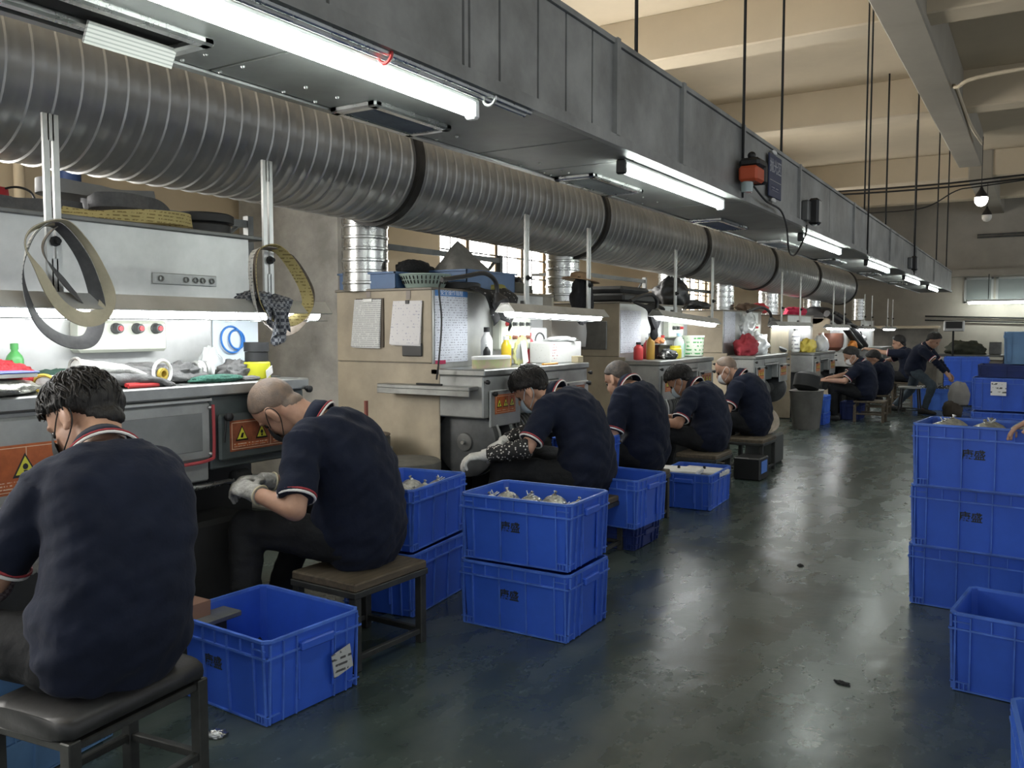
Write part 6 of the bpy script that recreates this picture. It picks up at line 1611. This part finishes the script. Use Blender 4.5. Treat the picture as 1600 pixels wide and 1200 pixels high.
t = thing('wooden_block', 'small brown wooden block on a steel pedal by the crate', 'block', (-2.62, 2.02, 0))
MB().bev((-2.86, 1.98, .24), (-2.62, 2.25, .262), .004).build('pedal', M_steel_d, t); MB().bev((-2.84, 2.0, 0), (-2.64, 2.2, .24), .01).build('stand', M_dark, t)
MB().prism([(-2.80, 2.04, .262), (-2.68, 2.04, .262), (-2.69, 2.05, .315), (-2.79, 2.05, .315)], (0, .11, 0)).build('block', mat('brown_block', (.2, .11, .075), .7), t, smooth=False)
t = thing('dust_pan', 'cream cloth sack hung open beside the bald worker', 'sack', (-2.35, 8.75, .3))
MB().lathe([(.08, -.12), (.15, -.05), (.17, .05), (.16, .06), (.13, -.03), (.06, -.1)], (-2.42, 8.72, .42), (.5, -.6, .6), 28, cap=False).build('bag', mat('cream_sack', (.55, .48, .40), .85, 0, .3, 12), t, smooth=True)
MB().bev((-2.55, 8.6, 0), (-2.25, 8.95, .30), .02).build('bin', mat('grey_mesh_bin', (.07, .075, .07), .7), t)
lump('grey_bundle', 'grey cloth bundle held by the bending man', 'bundle', (-1.12, 14.95, .18), (.30, .3, .36), mat('grey_bundle', (.25, .24, .23), .9), 33, .12)
lump('brown_bundle', 'dark brown bundle below the grey one', 'bundle', (-1.2, 14.9, 0), (.28, .3, .26), mat('dark_brown_cloth', (.05, .04, .03), .9), 34, .15)
for k, (x, y, a, lb) in enumerate(((-1.15, 5.0, .3, 'small dark scrap on the floor beside the aisle'), (-.62, 3.4, 1.2, 'tiny dark chip on the floor near the right crates'), (-2.3, 1.86, .6, 'crumpled foil scrap on the floor before the near crate'))):
    lump('floor_scrap', lb, 'scrap', (x, y, 0), (.03, .06, .008) if k < 2 else (.06, .05, .02), M_dark if k < 2 else M_zinc, 40 + k, .5, rz=a)
# grinders on the far floor between stations
t = thing('dust_bin', 'tall grey bin with dark motor on top between far machines', 'bin', (-2.75, 12.1, 0))
MB().loft([((-2.75, 12.1, 0), (.16, 0, 0), (0, .22, 0)), ((-2.75, 12.1, .5), (.2, 0, 0), (0, .3, 0)), ((-2.75, 12.1, .52), (.21, 0, 0), (0, .31, 0))], 20, power=.6).build('bin', mat('grey_bin', (.16, .155, .14), .6, 0, .3, 6), t)
MB().lathe([(.1, 0), (.17, .04), (.17, .2), (.1, .25)], (-2.75, 12.0, .52), (.1, .3, 1), 20).build('motor', M_dark, t)
# ---- far table with scale and tools
t = thing('work_table', 'dark work table near the far wall behind the bending man', 'table', (-1.6, 20.5, 0))
MB().bev((-2.5, 20.1, .78), (-.6, 21.0, .82), .01).build('top', M_steel_d, t)
for x in (-2.4, -.7):
    for y in (20.2, 20.9): MB().bev((x - .03, y - .03, 0), (x + .03, y + .03, .78), .004).build('leg', M_dark, t, smooth=False)
MB().bev((-1.3, 20.15, .1), (-.75, 20.9, .7), .01).build('drawer_unit', M_tan_d, t, smooth=False)
t = thing('platform_scale', 'weighing scale with dark display on a post', 'scale', (-1.55, 19.6, 0))
MB().bev((-1.8, 19.4, .72), (-1.3, 19.85, .78), .01).build('platform', M_steel_l, t)
MB().bev((-1.75, 19.45, 0), (-1.35, 19.8, .72), .01).build('stand', M_dark, t)
MB().cyl((-1.62, 19.82, .78), (-1.62, 19.82, 1.32), .02, n=8).build('post', M_dark, t)
d = MB().bev((-1.8, 19.8, 1.30), (-1.42, 19.87, 1.52), .015).build('display', M_steel_l, t); MB().bb((-1.76, 19.79, 1.36), (-1.46, 19.8, 1.5)).build('screen', M_black, d, smooth=False)
lump('dark_machine_cover', 'dark green covered tool on the far table', 'tool', (-1.45, 20.5, .82), (.7, .5, .28), mat('dark_olive_cover', (.05, .055, .035), .8, 0, .4, 8), 35, .35)
simple('grey_can', 'square grey can on the far table', 'can', MB().bev((-1.0, 20.5, .82), (-.78, 20.7, 1.08), .01), M_steel_d, (-.9, 20.6, .82))
t = thing('wall_bench', 'cream shelf bench along the far left of the far wall', 'bench', (-2.6, 21.8, 0))
MB().bev((-3.9, 21.4, 1.36), (-2.05, 21.9, 1.42), .01).build('shelf', M_cream, t); MB().bev((-2.14, 21.45, 0), (-2.06, 21.85, 1.36), .005).build('side', M_tan_d, t)
MB().bev((-3.9, 21.85, 0), (-2.1, 21.9, 1.36), .005).build('back', M_tan_d, t)
